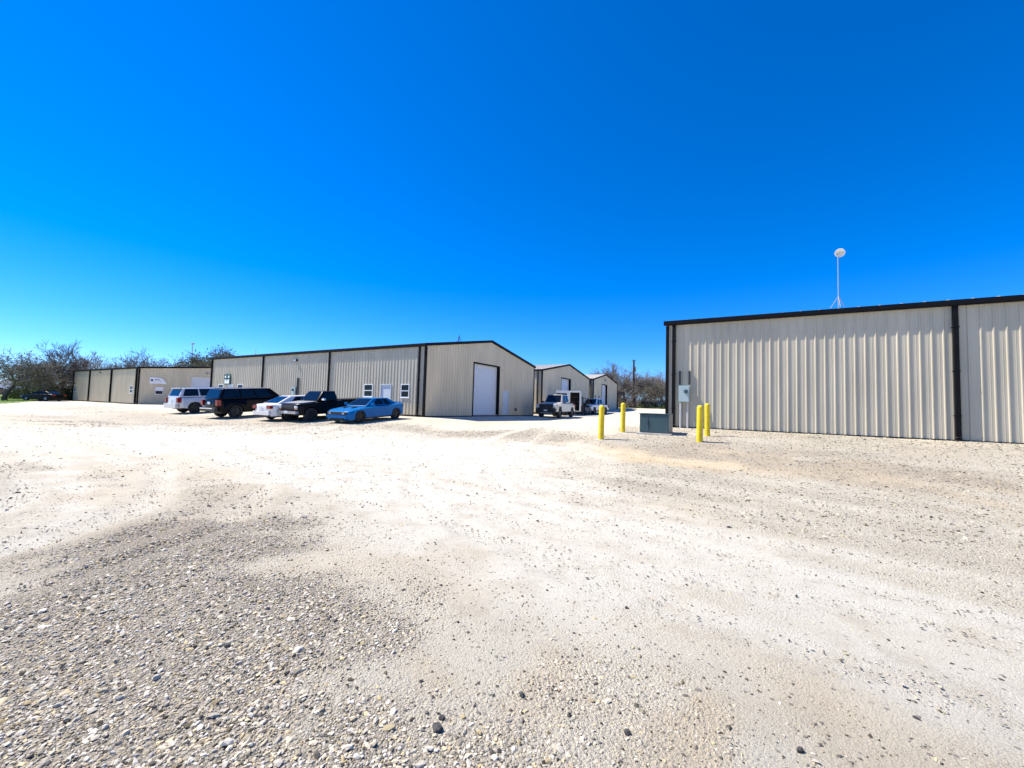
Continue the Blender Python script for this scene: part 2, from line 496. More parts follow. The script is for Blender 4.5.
# loose stones lying on the yard: one mesh nobody could count
rs = np.random.default_rng(11)
t_ = (1 + 5 ** .5) / 2
ICO = np.array([(-1, t_, 0), (1, t_, 0), (-1, -t_, 0), (1, -t_, 0), (0, -1, t_), (0, 1, t_), (0, -1, -t_), (0, 1, -t_), (t_, 0, -1), (t_, 0, 1), (-t_, 0, -1), (-t_, 0, 1)]) / math.hypot(1, t_)
ICF = np.array([(0, 11, 5), (0, 5, 1), (0, 1, 7), (0, 7, 10), (0, 10, 11), (1, 5, 9), (5, 11, 4), (11, 10, 2), (10, 7, 6), (7, 1, 8), (3, 9, 4), (3, 4, 2), (3, 2, 6), (3, 6, 8), (3, 8, 9), (4, 9, 5), (2, 4, 11), (6, 2, 10), (8, 6, 7), (9, 8, 1)])
OCT = np.array([(1, 0, 0), (0, 1, 0), (-1, 0, 0), (0, -1, 0), (0, 0, 1), (0, 0, -1)], float)
OCF = np.array([(0, 1, 4), (1, 2, 4), (2, 3, 4), (3, 0, 4), (1, 0, 5), (2, 1, 5), (3, 2, 5), (0, 3, 5)])


def stones(name, n, xr, yr, rfun, prob, ico, tone, ypow=1.):
    x = rs.uniform(*xr, n); y = yr[0] + (yr[1] - yr[0]) * rs.random(n) ** ypow
    g, b, w = fields(x, y)
    keep = rs.random(n) < prob(g, w, x, y)
    x, y, g = x[keep], y[keep], g[keep]; n = len(x)
    r = rfun(n, g)
    T, Fc = (ICO, ICF) if ico else (OCT, OCF)
    k = len(T)
    v = T[None] * (1 + rs.uniform(-.28, .28, (n, k, 1)))
    v = v * np.stack([rs.uniform(.9, 1.7, n), rs.uniform(.7, 1.1, n), rs.uniform(.35, .75, n)], -1)[:, None, :]
    tl = rs.uniform(-.5, .5, n); c, s = np.cos(tl)[:, None], np.sin(tl)[:, None]
    v = np.stack([v[..., 0] * c - v[..., 2] * s, v[..., 1], v[..., 0] * s + v[..., 2] * c], -1)
    an = rs.uniform(0, 6.283, n); c, s = np.cos(an)[:, None], np.sin(an)[:, None]
    v = np.stack([v[..., 0] * c - v[..., 1] * s, v[..., 0] * s + v[..., 1] * c, v[..., 2]], -1)
    v = v * r[:, None, None]
    z = terr(x, y) + micro(x, y) + r * .18
    v = v + np.stack([x, y, z], -1)[:, None, :]
    f = (Fc[None] + (np.arange(n) * k)[:, None, None]).reshape(-1, 3)
    V = v.reshape(-1, 3)
    me = bpy.data.meshes.new(name)
    me.vertices.add(len(V)); me.vertices.foreach_set('co', V.astype(np.float32).ravel())
    me.loops.add(f.size); me.loops.foreach_set('vertex_index', f.astype(np.int32).ravel())
    me.polygons.add(len(f)); me.polygons.foreach_set('loop_start', np.arange(0, f.size, 3, dtype=np.int32))
    me.update(calc_edges=True)
    t = np.clip(rs.normal(tone[0], tone[1], n), .05, .66)
    dk = rs.random(n) < tone[2]; t = np.where(dk, rs.uniform(.05, .14, n), t)
    wm = rs.uniform(0, 1, n) ** 3 * .22
    c4 = np.stack([t, t * (.92 - wm * .6), t * (.77 - wm * 1.6), np.ones(n)], -1)
    at = me.attributes.new('tone', 'FLOAT_COLOR', 'POINT')
    at.data.foreach_set('color', np.repeat(c4, k, 0).astype(np.float32).ravel())
    o = bpy.data.objects.new(name, me); COL.objects.link(o); me.materials.append(STM)
    me.polygons.foreach_set('use_smooth', np.zeros(len(f), bool)); me.update()
    return tag(o, kind='stuff')


STM = bpy.data.materials.new('loose_stone'); STM.use_nodes = True
_b = STM.node_tree.nodes['Principled BSDF']; _b.inputs['Roughness'].default_value = .9; _b.inputs['Specular IOR Level'].default_value = .2
_a = STM.node_tree.nodes.new('ShaderNodeAttribute'); _a.attribute_name = 'tone'
STM.node_tree.links.new(_a.outputs['Color'], _b.inputs['Base Color'])

tag(stones('gravel', 260000, (-6.5, 3.5), (1.0, 7.0), lambda n, g: np.clip(rs.lognormal(-5.35, .45, n), .0028, .018) * (.6 + .6 * g),
           lambda g, w, x, y: np.clip((g - .25) * 1.6, 0.03, 1) * np.clip(1.2 - y * .14, .25, 1), True, (.46, .14, .07), 1.25),
    'grey and tan crushed stones lying loose over the near yard', 'gravel')
tag(stones('gravel', 130000, (-8, 10), (1.0, 12.0), lambda n, g: np.clip(rs.lognormal(-5.3, .45, n), .0025, .014),
           lambda g, w, x, y: np.clip(.35 + g, 0, 1), False, (.34, .15, .34), 1.5),
    'small pebbles and chips sprinkled over the pale packed yard', 'gravel')
tag(stones('gravel', 110000, (-24, 22), (5.0, 22.0), lambda n, g: np.clip(rs.lognormal(-4.35, .35, n), .006, .03),
           lambda g, w, x, y: np.clip((g - .1) * 1.3, .08, 1), False, (.38, .15, .26)),
    'crushed stones spread across the middle of the yard and by the right wall', 'gravel')
tag(stones('gravel', 14000, (-45, 16), (14.0, 42.0), lambda n, g: np.clip(rs.lognormal(-3.9, .3, n), .01, .045),
           lambda g, w, x, y: np.clip((g - .3) * 1.7, .01, 1), False, (.32, .13, .18)),
    'stones scattered in front of the parked vehicles', 'gravel')

rocks = [(-0.30, 1.98, .022, 'largest dark rock low in the middle of the foreground'),
         (-0.29, 2.05, .014, 'small dark rock just behind the largest dark rock'),
         (0.91, 3.16, .016, 'dark rock in the pale dust farthest up the middle foreground'),
         (0.58, 1.98, .013, 'dark rock right of centre at the bottom of the yard'),
         (0.10, 2.21, .013, 'small dark rock between the largest rock and the pale dust'),
         (-1.67, 2.56, .015, 'brown rock standing out in the grey gravel at left'),
         (2.06, 2.12, .012, 'lone dark rock at the right of the foreground dust'),
         (1.33, 1.91, .014, 'dark rock at the very bottom edge, right of centre')]
for i, (x, y, r, lb) in enumerate(rocks):
    bm = bmesh.new(); bmesh.ops.create_icosphere(bm, subdivisions=2, radius=r * 1.05)
    rr = random.Random(i)
    ph = [rr.uniform(0, 6) for _ in range(3)]
    for v in bm.verts:
        k = 1 + .18 * math.sin(v.co.x / r * 2.3 + ph[0]) + .16 * math.sin(v.co.y / r * 2.9 + ph[1]) + rr.uniform(-.16, .16)
        v.co = Vector((v.co.x * 1.25, v.co.y * .9, v.co.z * .75)) * k
    me = bpy.data.meshes.new('rock'); bm.to_mesh(me); bm.free(); me.materials.append(ROCK)
    o = bpy.data.objects.new('rock', me); COL.objects.link(o)
    o.location = (x, y, tz(x, y) + float(micro(np.array([x]), np.array([y]))[0]) + r * .4); o.rotation_euler = (0, 0, rr.uniform(0, 6))
    tag(o, lb, 'rock', 'dark rocks lying on the yard')

# ------------------------------------------------------------------ buildings (local frame: +X = -D1, +Y = D2)
def rib_profile(L, pitch, s0, minor):
    pts = []
    s = s0
    R = .031
    while s < L + pitch:
        for ds, d in ((-.036, 0), (-.014, R), (.014, R), (.036, 0)):
            pts.append((s + ds, d))
        if minor:
            for m in (pitch * .36, pitch * .64):
                pts += [(s + m - .011, 0), (s + m, .005), (s + m + .011, 0)]
        s += pitch
    pts = [p for p in pts if 0 < p[0] < L]
    return [(0, 0)] + pts + [(L, 0)]


def ribbed_wall(name, m, parent, org, u, n, L, z0, top, opens=(), pitch=.3048, minor=False, s0=.15, peak=None):
    """sheet-metal wall: real ribs, standing d metres proud of the wall plane, openings left out"""
    prof = rib_profile(L, pitch, s0, minor)

    def dep(s):
        for (a, da), (b, db) in zip(prof, prof[1:]):
            if a <= s <= b: return da + (db - da) * (s - a) / max(b - a, 1e-9)
        return 0
    ex = {}
    for o_ in opens:
        for s in (o_[0], o_[1]): ex[s] = dep(s)
    if peak: ex[peak] = dep(peak)
    prof = sorted(prof + list(ex.items()))
    mb = MB()
    u = Vector(u); n = Vector(n); org = Vector(org)
    pt = lambda s, d, z: org + u * s + n * d + Vector((0, 0, z))
    for (a, da), (b, db) in zip(prof, prof[1:]):
        if b - a < 1e-5: continue
        mid = (a + b) / 2
        segs = [(z0, None)]
        for o_ in sorted(opens, key=lambda q: q[2]):
            if o_[0] < mid < o_[1]:
                lo, _ = segs.pop(); segs.append((lo, o_[2])); segs.append((o_[3], None))
        for lo, hi in segs:
            ha, hb = (top(a), top(b)) if hi is None else (hi, hi)
            if ha - lo < 1e-4: continue
            mb.add([pt(a, da, lo), pt(b, db, lo), pt(b, db, hb), pt(a, da, ha)], [(0, 1, 2, 3)])
    me = bpy.data.meshes.new(name); me.from_pydata(mb.v, [], mb.f)
    bm = bmesh.new(); bm.from_mesh(me); bmesh.ops.remove_doubles(bm, verts=bm.verts, dist=1e-5)
    bm.to_mesh(me); bm.free(); me.update(); me.materials.append(m)
    o = bpy.data.objects.new(name, me); COL.objects.link(o); o.parent = parent
    return o


class Face:
    """helper for things set in a wall: s along the wall, d outward, z up"""
    def __init__(s, org, u, n): s.o, s.u, s.n = Vector(org), Vector(u), Vector(n)
    def box(s, mb, s0, s1, d0, d1, z0, z1):
        p = lambda a, d, z: s.o + s.u * a + s.n * d + Vector((0, 0, z))
        vs = [p(a, d, z) for z in (z0, z1) for d in (d0, d1) for a in (s0, s1)]
        mb.add(vs, [(0, 2, 3, 1), (4, 5, 7, 6), (0, 1, 5, 4), (2, 6, 7, 3), (0, 4, 6, 2), (1, 3, 7, 5)])


def rollup(fc, parent, s0, s1, z0, z1, slat=.2, rec=-.22, fm=None):
    mb = MB()
    z = z0; i = 0
    p = lambda a, d, z: fc.o + fc.u * a + fc.n * d + Vector((0, 0, z))
    while z < z1 - .01:
        zt = min(z + slat, z1)
        for lo, hi, da, db in ((z, z + .02, rec - .02, rec), (z + .02, zt, rec, rec - .02)):
            mb.add([p(s0, da, lo), p(s1, da, lo), p(s1, db, min(hi, z1)), p(s0, db, min(hi, z1))], [(0, 1, 2, 3)])
        z = zt
    o = mb.build('roll_up_door', DOORW, parent)
    f = MB()
    fc.box(f, s0 - .09, s0, rec - .05, .045, z0, z1 + .09); fc.box(f, s1, s1 + .09, rec - .05, .045, z0, z1 + .09)
    fc.box(f, s0, s1, rec - .05, .045, z1, z1 + .09)
    f.build('door_frame', fm or TRIM, o)
    return o


def walkdoor(fc, parent, s0, s1, z0, z1, m=None):
    mb = MB(); fc.box(mb, s0, s1, -.06, -.02, z0, z1)
    o = mb.build('door', m or DOORG, parent)
    f = MB()
    fc.box(f, s0 - .06, s0, -.08, .042, z0, z1 + .06); fc.box(f, s1, s1 + .06, -.08, .042, z0, z1 + .06); fc.box(f, s0, s1, -.08, .042, z1, z1 + .06)
    f.build('door_frame', m or DOORG, o)
    k = MB(); fc.box(k, s0 + .07, s0 + .19, -.02, .03, z0 + .95, z0 + .99); k.build('handle', DARKST, o)
    return o


def window(fc, parent, s0, s1, z0, z1, blind=False):
    f = MB(); w = .055; zm = (z0 + z1) / 2
    for q in ((s0, s0 + w, z0, z1), (s1 - w, s1, z0, z1), (s0 + w, s1 - w, z0, z0 + w), (s0 + w, s1 - w, z1 - w, z1), (s0 + w, s1 - w, zm - w / 2, zm + w / 2)):
        fc.box(f, q[0], q[1], -.05, .04, q[2], q[3])
    o = f.build('window', FRAMEW, parent)
    for lo, hi, mm in ((z0 + w, zm - w / 2, GLASS), (zm + w / 2, z1 - w, FRAMEW if blind else GLASS)):
        g = MB(); fc.box(g, s0 + w, s1 - w, -.02, -.012, lo, hi); g.build('pane', mm, o)
    s_ = MB(); fc.box(s_, s0 - .03, s1 + .03, .04, .065, z0 - .04, z0 + .01); s_.build('sill', FRAMEW, o)
    return o


def building(label, a_near, a_far, b0, b1, zb, H, rise, panel, panel2, ridge=None, downs=(), fopen=(), gopen=(), minor=False, overhang=.17, downs_w=.11, name='metal_building'):
    """a_near..a_far along the row, b0 is the street wall, b1 the back; gopen cuts the near gable"""
    x, y = P(a_near, b0)
    root = thing(name, label, 'building', (x, y, zb), ANG)
    Lx = a_far - a_near; Wd = b1 - b0; rg = ridge if ridge else Wd / 2
    topg = lambda s: H + (rise * s / rg if s <= rg else rise * (Wd - s) / (Wd - rg))
    # street wall runs from local x=-Lx (far) to 0 (near); s=0 at near corner, going far
    Fw = Face((0, 0, 0), (-1, 0, 0), (0, -1, 0)); Gw = Face((0, 0, 0), (0, 1, 0), (1, 0, 0))
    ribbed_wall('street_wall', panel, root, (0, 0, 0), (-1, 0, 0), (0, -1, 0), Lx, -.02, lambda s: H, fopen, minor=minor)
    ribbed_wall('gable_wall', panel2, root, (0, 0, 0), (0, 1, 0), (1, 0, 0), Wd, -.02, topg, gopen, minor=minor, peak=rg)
    ribbed_wall('back_wall', panel, root, (0, Wd, 0), (-1, 0, 0), (0, 1, 0), Lx, -.5, lambda s: H, (), pitch=.61)
    ribbed_wall('far_gable_wall', panel2, root, (-Lx, 0, 0), (0, 1, 0), (-1, 0, 0), Wd, -.5, topg, (), pitch=.61, peak=rg)
    f = MB()
    f.box2((-Lx + .01, .02, -.9), (-.01, Wd - .02, .10)); f.build('foundation', CONC, root)
    t = MB(); t.box2((-Lx, -.052, -.05), (0.055, -.038, .085)); t.box2((.042, -.037, -.05), (.055, Wd, .05)); t.build('base_trim', TRIM, root)
    # roof: two slopes with thickness and standing ribs
    r = MB(); ov = overhang; ex = .10
    sl1 = rise / rg; sl2 = rise / (Wd - rg)
    y0, z0_ = -ov + .03, H - sl1 * (ov - .03); y1, z1_ = Wd + ov - .03, H - sl2 * (ov - .03)
    th = .05; lift = .03
    for ya, za, yb, zb_ in ((y0, z0_, rg, H + rise), (rg, H + rise, y1, z1_)):
        A = [(-Lx - ex, ya, za + lift), (ex, ya, za + lift), (ex, yb, zb_ + lift), (-Lx - ex, yb, zb_ + lift)]
        r.add(A + [(p[0], p[1], p[2] + th) for p in A], [(0, 3, 2, 1), (4, 5, 6, 7), (0, 1, 5, 4), (1, 2, 6, 5), (2, 3, 7, 6), (3, 0, 4, 7)])
        xx = .0
        while xx > -Lx:
            B_ = [(xx - .03, ya, za + lift + th), (xx + .03, ya, za + lift + th), (xx + .03, yb, zb_ + lift + th), (xx - .03, yb, zb_ + lift + th)]
            C_ = [(p[0] + (.015 if i in (0, 3) else -.015), p[1], p[2] + .03) for i, p in enumerate(B_)]
            r.add(B_ + C_, [(4, 5, 6, 7), (0, 1, 5, 4), (1, 2, 6, 5), (2, 3, 7, 6), (3, 0, 4, 7)])
            xx -= .61
    r.build('roof', ROOF, root)
    # eave gutters and rake trim, in black
    g = MB(); g.box2((-Lx - .13, -ov, H - .13), (.13, -.034, H + .025 - sl1 * ov)); g.box2((-Lx - .13, -ov - .012, H - .11), (.13, -ov - .001, H + .095 - sl1 * ov))
    g.build('gutter', TRIM, root)
    g = MB(); g.box2((-Lx - .13, Wd + .034, H - .13), (.13, Wd + ov, H + .035 - sl2 * ov)); g.build('gutter', TRIM, root)
    for xg in (.04, -Lx - .13):
        k = MB()
        for ya, za, yb, zb_ in ((-ov, H - sl1 * ov, rg, H + rise), (rg, H + rise, Wd + ov, H - sl2 * ov)):
            A = [(xg, ya, za - .10), (xg, yb, zb_ - .10), (xg, yb, zb_ + .10), (xg, ya, za + .10)]
            k.add(A + [(p[0] + .09, p[1], p[2]) for p in A], [(0, 1, 2, 3), (7, 6, 5, 4), (0, 4, 5, 1), (1, 5, 6, 2), (2, 6, 7, 3), (3, 7, 4, 0)])
        k.build('rake_trim', TRIM, root)
    # corner trims
    for cx, cy, sx, sy in ((0, 0, 1, -1), (-Lx, 0, -1, -1), (0, Wd, 1, 1)):
        k = MB()
        k.box2((cx - sx * .09, cy, 0), (cx + sx * .05, cy + sy * .046, H - .14)); k.box2((cx, cy - sy * .09, 0), (cx + sx * .046, cy - sy * .001, H - .14))
        k.build('corner_trim', TRIM, root)
    for s in downs:
        k = MB(); w = downs_w
        Fw.box(k, s - w / 2, s + w / 2, .036, .036 + w, .18, H - .131)
        Fw.box(k, s - w / 2 - .002, s + w / 2 + .002, .034, .20, .06, .17)
        for zz in (.9, H * .5, H - .9):
            Fw.box(k, s - w / 2 - .03, s + w / 2 + .03, .030, .04 + w, zz, zz + .03)
        k.build('downspout', TRIM, root)
    return root, Fw, Gw


def wall_lamp(fc, parent, s, z, white=False):
    k = MB(); fc.box(k, s - .14, s + .14, .032, .17, z - .09, z + .09); o = k.build('wall_lamp', DARKST, parent)
    k = MB(); fc.box(k, s - .11, s + .11, .171, .20, z - .07, z + .05); k.build('lens', LAMPC, o)


# M: the long building behind the parked vehicles
HM = 4.84
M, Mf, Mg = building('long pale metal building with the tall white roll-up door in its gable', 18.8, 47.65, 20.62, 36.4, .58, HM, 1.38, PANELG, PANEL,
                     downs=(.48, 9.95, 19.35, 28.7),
                     fopen=[(1.35, 2.15, 1.25, 2.18), (3.15, 4.1, .02, 2.12), (4.95, 5.9, 1.25, 2.18), (22.65, 23.65, 1.2, 2.2), (24.5, 25.45, .02, 2.12), (26.3, 27.3, 1.2, 2.2)],
                     gopen=[(5.55, 9.25, 0.02, 4.17), (9.98, 10.9, .02, 2.13)])
window(Mf, M, 1.35, 2.15, 1.25, 2.18); window(Mf, M, 4.95, 5.9, 1.25, 2.18); walkdoor(Mf, M, 3.15, 4.1, .02, 2.12)
window(Mf, M, 22.65, 23.65, 1.2, 2.2); window(Mf, M, 26.3, 27.3, 1.2, 2.2); walkdoor(Mf, M, 24.5, 25.45, .02, 2.12)
rollup(Mg, M, 5.55, 9.25, .02, 4.17); walkdoor(Mg, M, 9.98, 10.9, .02, 2.13)
wall_lamp(Mf, M, 14.4, 4.2)
k = MB(); Mg.box(k, 12.1, 12.3, .03, .12, .45, .68); k.build('outlet_box', DARKST, M)
k = MB(); Mf.box(k, 14.2, 14.75, .032, .16, 1.3, 1.95); o = k.build('meter_box', EBOX, M)
k = MB(); k.lathe([(.001, .0), (.09, .0), (.09, -.07), (.07, -.10), (.001, -.10)], 14, 'y', Mf.o + Mf.u * 14.45 + Mf.n * .16 + Vector((0, 0, 1.7)) + Vector((0, 0, 0)))
k.build('meter_dial', GLASS, o)
k = MB()
for s in (14.05, 13.85): Mf.box(k, s, s + .06, .04, .10, .1, 2.7)
k.build('conduit', DARKST, M)

# N1 and N2: the next two rows, seen past the gable of M
N1, Nf, Ng = building('metal building next beyond the tall-door gable, truck and trailer parked before it', 20.6, 44, 42.0, 57.7, .72, 4.96, 1.36, PANELG, PANEL,
                      downs=(.5, 9.8), gopen=[(5.4, 8.4, .0, 4.4)])
rollup(Ng, N1, 5.4, 8.4, .0, 4.4)
N2, Nf2, Ng2 = building('smallest and farthest metal building, its gable with a narrow door and vent', 20.6, 40, 59.6, 72.1, 1.02, 4.85, 1.1, PANELG, PANEL, ridge=5.9,
                        downs=(.4,), gopen=[(4.0, 6.6, .3, 4.25), (.4, 1.3, 1.5, 2.5), (2.1, 3.0, 1.5, 2.5)])
rollup(Ng2, N2, 4.0, 6.6, .3, 4.25); window(Ng2, N2, .4, 1.3, 1.5, 2.5); window(Ng2, N2, 2.1, 3.0, 1.5, 2.5)
k = MB(); Ng2.box(k, 5.3, 6.1, .03, .07, 4.85, 5.3)
for i in range(4): Ng2.box(k, 5.35, 6.05, .07, .09, 4.9 + i * .1, 4.94 + i * .1)
k.build('vent', TRANSL, N2)

# F: the building at far left
FB, Ff, Fg = building('farthest left metal building with a white sign and three wall bays', 66.0, 90.9, 20.6, 36.5, .31, 4.58, .75, PANEL, PANEL,
                      downs=(.38, 8.9, 17.35, 24.6), downs_w=.16,
                      fopen=[(1.5, 2.5, 1.35, 2.3), (23.5, 24.3, 1.35, 2.3)], gopen=[(1.7, 2.55, 1.3, 2.25), (5.55, 8.6, .02, 3.85)])
window(Ff, FB, 1.5, 2.5, 1.35, 2.3); window(Ff, FB, 23.5, 24.3, 1.35, 2.3); window(Fg, FB, 1.7, 2.55, 1.3, 2.25, True)
rollup(Fg, FB, 5.55, 8.6, .02, 3.85, rec=-.1, fm=PANEL); wall_lamp(Fg, FB, 7.45, 4.45); wall_lamp(Ff, FB, 13.4, 4.15)

# R: the building at right
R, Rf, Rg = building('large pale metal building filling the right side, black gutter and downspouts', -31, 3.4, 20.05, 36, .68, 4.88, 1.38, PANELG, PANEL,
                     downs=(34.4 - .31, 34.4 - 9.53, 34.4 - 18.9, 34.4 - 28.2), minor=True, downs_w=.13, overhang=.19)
x, y = P(2.62, 20.05)
EB = thing('electrical_box', 'pale green-grey electrical box on the right wall above two conduits', 'electrical box', (x, y, .74), ANG)
k = MB(); k.box2((-.22, -.26, 1.14), (.22, -.032, 1.88)); k.build('cabinet', EBOX, EB, bevel=.01)
k = MB(); k.box2((-.20, -.275, 1.17), (.20, -.262, 1.85)); o = k.build('door', EBOX, EB)
k = MB(); k.lathe([(.001, -.35), (.07, -.35), (.09, -.31), (.09, -.276)], 14, 'y', (.08, 0, 1.62)); k.build('meter_dial', TRANS, o)
for xx, m_ in ((-.16, GREYPVC), (.14, GREYPVC)):
    k = MB(); k.tube((xx, -.12, -.1), (xx, -.12, 1.12), .04); k.build('conduit', m_, EB)
for xx in (-.2, .2):
    k = MB(); k.box2((xx - .035, -.1, 1.93), (xx + .035, -.034, 2.55)); k.build('upper_shadow_strip', DARKST, EB)  # dark strips added in place of the shadow lines above the box
k = MB(); k.tube((.55, -.07, -.05), (.55, -.07, .42), .025); k.build('ground_stub', GREYPVC, EB)

# dish antenna on the roof of R
x, y = P(-2.95, 20.12)
D = thing('dish_antenna', 'thin mast with a small white dish standing on the right roof', 'antenna', (x, y, 5.74), ANG)
k = MB(); k.tube((0, 0, -.02), (0, 0, 2.12), .017, .013, 8); k.build('mast', mat('grey_mast', (.33, .34, .36), .5, var=.1), D)
k = MB()
for t in (0.6, 2.7, 4.8):
    k.tube((.26 * math.cos(t), .26 * math.sin(t), -.02 + .04 * math.sin(t)), (0, 0, .42), .012, n=6)
k.build('tripod', MATS['grey_mast'], D)
n = 20; vs_ = []; rr = [0, .06, .12, .17, .205]
dm = Matrix.Translation((.06, -.05, 2.13)) @ Matrix.Rotation(rad(-8), 4, 'Z') @ Matrix.Rotation(rad(90 + 18), 4, 'X')
k = MB(); k.lathe([(.001, -.075), (.06, -.07), (.12, -.05), (.17, -.02), (.205, .0), (.21, -.01), (.175, -.035), (.12, -.065), (.06, -.085), (.001, -.09)], 24)
k.v = [tuple(dm @ Vector(p)) for p in k.v]; k.build('dish', DISH, D, smooth=50)
k = MB(); k.tube((0, 0, -.07), (0, 0, .07), .02, .035); k.tube((-.15, 0, -.03), (0, 0, .05), .008, n=5); k.tube((.15, 0, -.03), (0, 0, .05), .008, n=5)
k.v = [tuple(dm @ Vector(p)) for p in k.v]; k.build('feed', BRASS, D)
for c_ in D.children:
    if c_.name.startswith(('dish', 'feed')):
        for v_ in c_.data.vertices: v_.co = Vector((.06, 0, 2.12)) + (v_.co - Vector((.06, 0, 2.12))) * .8

# little antennas on the roof of M
x, y = P(19.4, 24.9)
A1 = thing('roof_antenna', 'little steel tripod antenna near the front peak of the middle roof', 'antenna', (x, y, .58 + HM + .74), ANG)
k = MB(); k.tube((0, 0, -.03), (0, 0, .62), .03); k.build('mast', DARKST, A1)
k = MB()
for t in (0.2, 2.4, 4.4): k.tube((.28 * math.cos(t), .28 * math.sin(t), -.03), (0, 0, .55), .018, n=6)
k.build('tripod', DARKST, A1)
x, y = P(40.0, 20.8)
A2 = thing('roof_antenna', 'tiny whip antenna on the far part of the middle roof edge', 'antenna', (x, y, .58 + HM + .03), ANG)
k = MB(); k.tube((0, 0, 0), (0, 0, .42), .03); k.build('mast', GREYPVC, A2)
k = MB(); k.tube((0, 0, .38), (0, 0, .46), .05, n=8); k.build('cap', GREYPVC, A2)

# signs
x, y = P(44.3, 20.58)
S1 = thing('wall_sign', 'green framed sign with white panels high on the middle building wall', 'sign', (x, y, 2.74), ANG)
k = MB(); k.box2((-.56, -.07, 0), (.56, 0, 1.0)); k.build('board', SIGNG, S1)
for q in ((-.42, .10, .66, .86), (.20, .10, .66, .86)):
    k = MB(); k.box2((q[0], -.085, q[2]), (q[0] + .24, -.071, q[3])); k.build('white_square', SIGNW, S1)
k = MB(); k.add([(-.44, -.085, .1), (.44, -.085, .1), (.44, -.085, .5), (.16, -.085, .5), (0, -.085, .32), (-.16, -.085, .5), (-.44, -.085, .5)], [(0, 1, 2, 3, 4, 5, 6)])
k.build('white_panel', SIGNW, S1)
x, y = P(65.96, 21.65)
S2 = thing('wall_sign', 'white sign with grey lines and a cut corner on the far left building', 'sign', (x, y, .31 + 2.65), ANG)
k = MB(); q = [(.0, 0), (2.15, 0), (2.15, .12), (1.6, .8), (1.25, .95), (0, .95)]
k.add([(.04, p[0], p[1]) for p in q] + [(.09, p[0], p[1]) for p in q], [(5, 4, 3, 2, 1, 0), (6, 7, 8, 9, 10, 11)] + [(i, (i + 1) % 6, 6 + (i + 1) % 6, 6 + i) for i in range(6)])
k.build('board', SIGNW, S2)
k = MB()
k.box2((.092, .62, .60), (.10, 1.28, .68)); k.box2((.092, .55, .42), (.10, 1.5, .46)); k.box2((.092, .15, .34), (.10, .42, .66))
k.build('lettering', SIGND, S2)
S2.scale = (1, .82, .85)

# ------------------------------------------------------------------ bollards, transformer
def bollard(x, y, r, h, label, lean):
    z = tz(x, y)
    t = thing('bollard', label, 'bollard', (x, y, z), 0, 'yellow bollards around the transformer')
    t.rotation_euler = (lean[0], lean[1], 0)
    k = MB(); k.lathe([(r * .98, -.3), (r, 0), (r, h - .03)], 20); k.build('post', YEL, t, smooth=40)
    k = MB(); k.lathe([(r, h - .03), (r * .93, h + .015), (r * .7, h + .045), (r * .35, h + .06), (.001, h + .064)], 20); k.build('cap', YEL, t, smooth=60)
    k = MB(); k.lathe([(r * 1.02, -.02), (r * 1.9, .0), (r * 2.3, -.03)], 16); k.build('concrete_collar', CONC, t, smooth=60)


bollard(3.24, 14.74, .098, 1.15, 'leftmost yellow bollard, out in front of the transformer box', (0, .01))
bollard(4.48, 16.44, .090, 1.11, 'yellow bollard behind and left of the transformer box', (0, 0))
bollard(6.33, 13.80, .100, 1.17, 'nearest yellow bollard, the front one of the pair by the wall', (.005, .012))
bollard(7.21, 15.09, .092, 1.14, 'yellow bollard close behind the nearest one, by the wall', (0, -.01))
x, y = 5.66, 16.0
T = thing('transformer', 'squat dark teal transformer box on a concrete pad among bollards', 'transformer', (x, y, tz(x, y) - .05), ANG)
k = MB(); k.box2((-.68, -.52, -.15), (.68, .60, .07)); k.build('pad', CONC, T, bevel=.012)
k = MB(); k.box2((-.58, -.36, .07), (.56, .46, .75)); k.build('tank', TRANSL, T, bevel=.012)
k = MB(); k.box2((-.575, -.42, .10), (-.215, -.362, .73)); o = k.build('door', TRANS, T, bevel=.01)
k = MB(); k.box2((-.26, -.45, .38), (-.235, -.421, .5)); k.build('handle', DARKST, o)
k = MB(); k.box2((-.20, -.42, .10), (.555, -.362, .73)); k.build('door', TRANS, T, bevel=.01)
k = MB(); k.box2((-.60, -.45, .75), (.58, .48, .78)); k.build('lid', TRANS, T, bevel=.01)

T.scale = (.94, 1, 1.05)

# ------------------------------------------------------------------ vehicles
def make_wheel(parent, x, y, R, w, side, rimm, spokes=5, rr=.66):
    k = MB()
    k.lathe([(R * rr, -w / 2 + .02), (R * .93, -w / 2), (R * .985, -w / 2 + .03), (R, 0), (R * .985, w / 2 - .03), (R * .93, w / 2), (R * rr, w / 2 - .02)], 28, 'y')
    o = k.build('wheel', TYRE, parent, smooth=40); o.location = (x, y, R)
    k = MB(); q = side
    k.lathe([(R * rr * 1.01, q * (w / 2 - .02)), (R * rr * .95, q * (w / 2 - .015)), (R * rr * .9, q * (w / 2 - .06))], 28, 'y')
    for i in range(spokes):
        t = 2 * math.pi * i / spokes + .3
        Mx = Matrix.Rotation(-t, 3, 'Y')
        k.box(Mx @ Vector((R * rr * .48, q * (w / 2 - .045), 0)), (R * rr * .9, .03, R * .13), Mx)
    k.lathe([(.001, q * (w / 2 - .02)), (R * .13, q * (w / 2 - .02)), (R * .15, q * (w / 2 - .06))], 12, 'y')
    r = k.build('rim', rimm, o)
    k = MB(); k.lathe([(.001, 0), (R * rr * .98, 0)], 20, 'y'); d = k.build('brake_disc', DARKST, o); d.location = (0, q * (w / 2 - .10), 0)
    return o


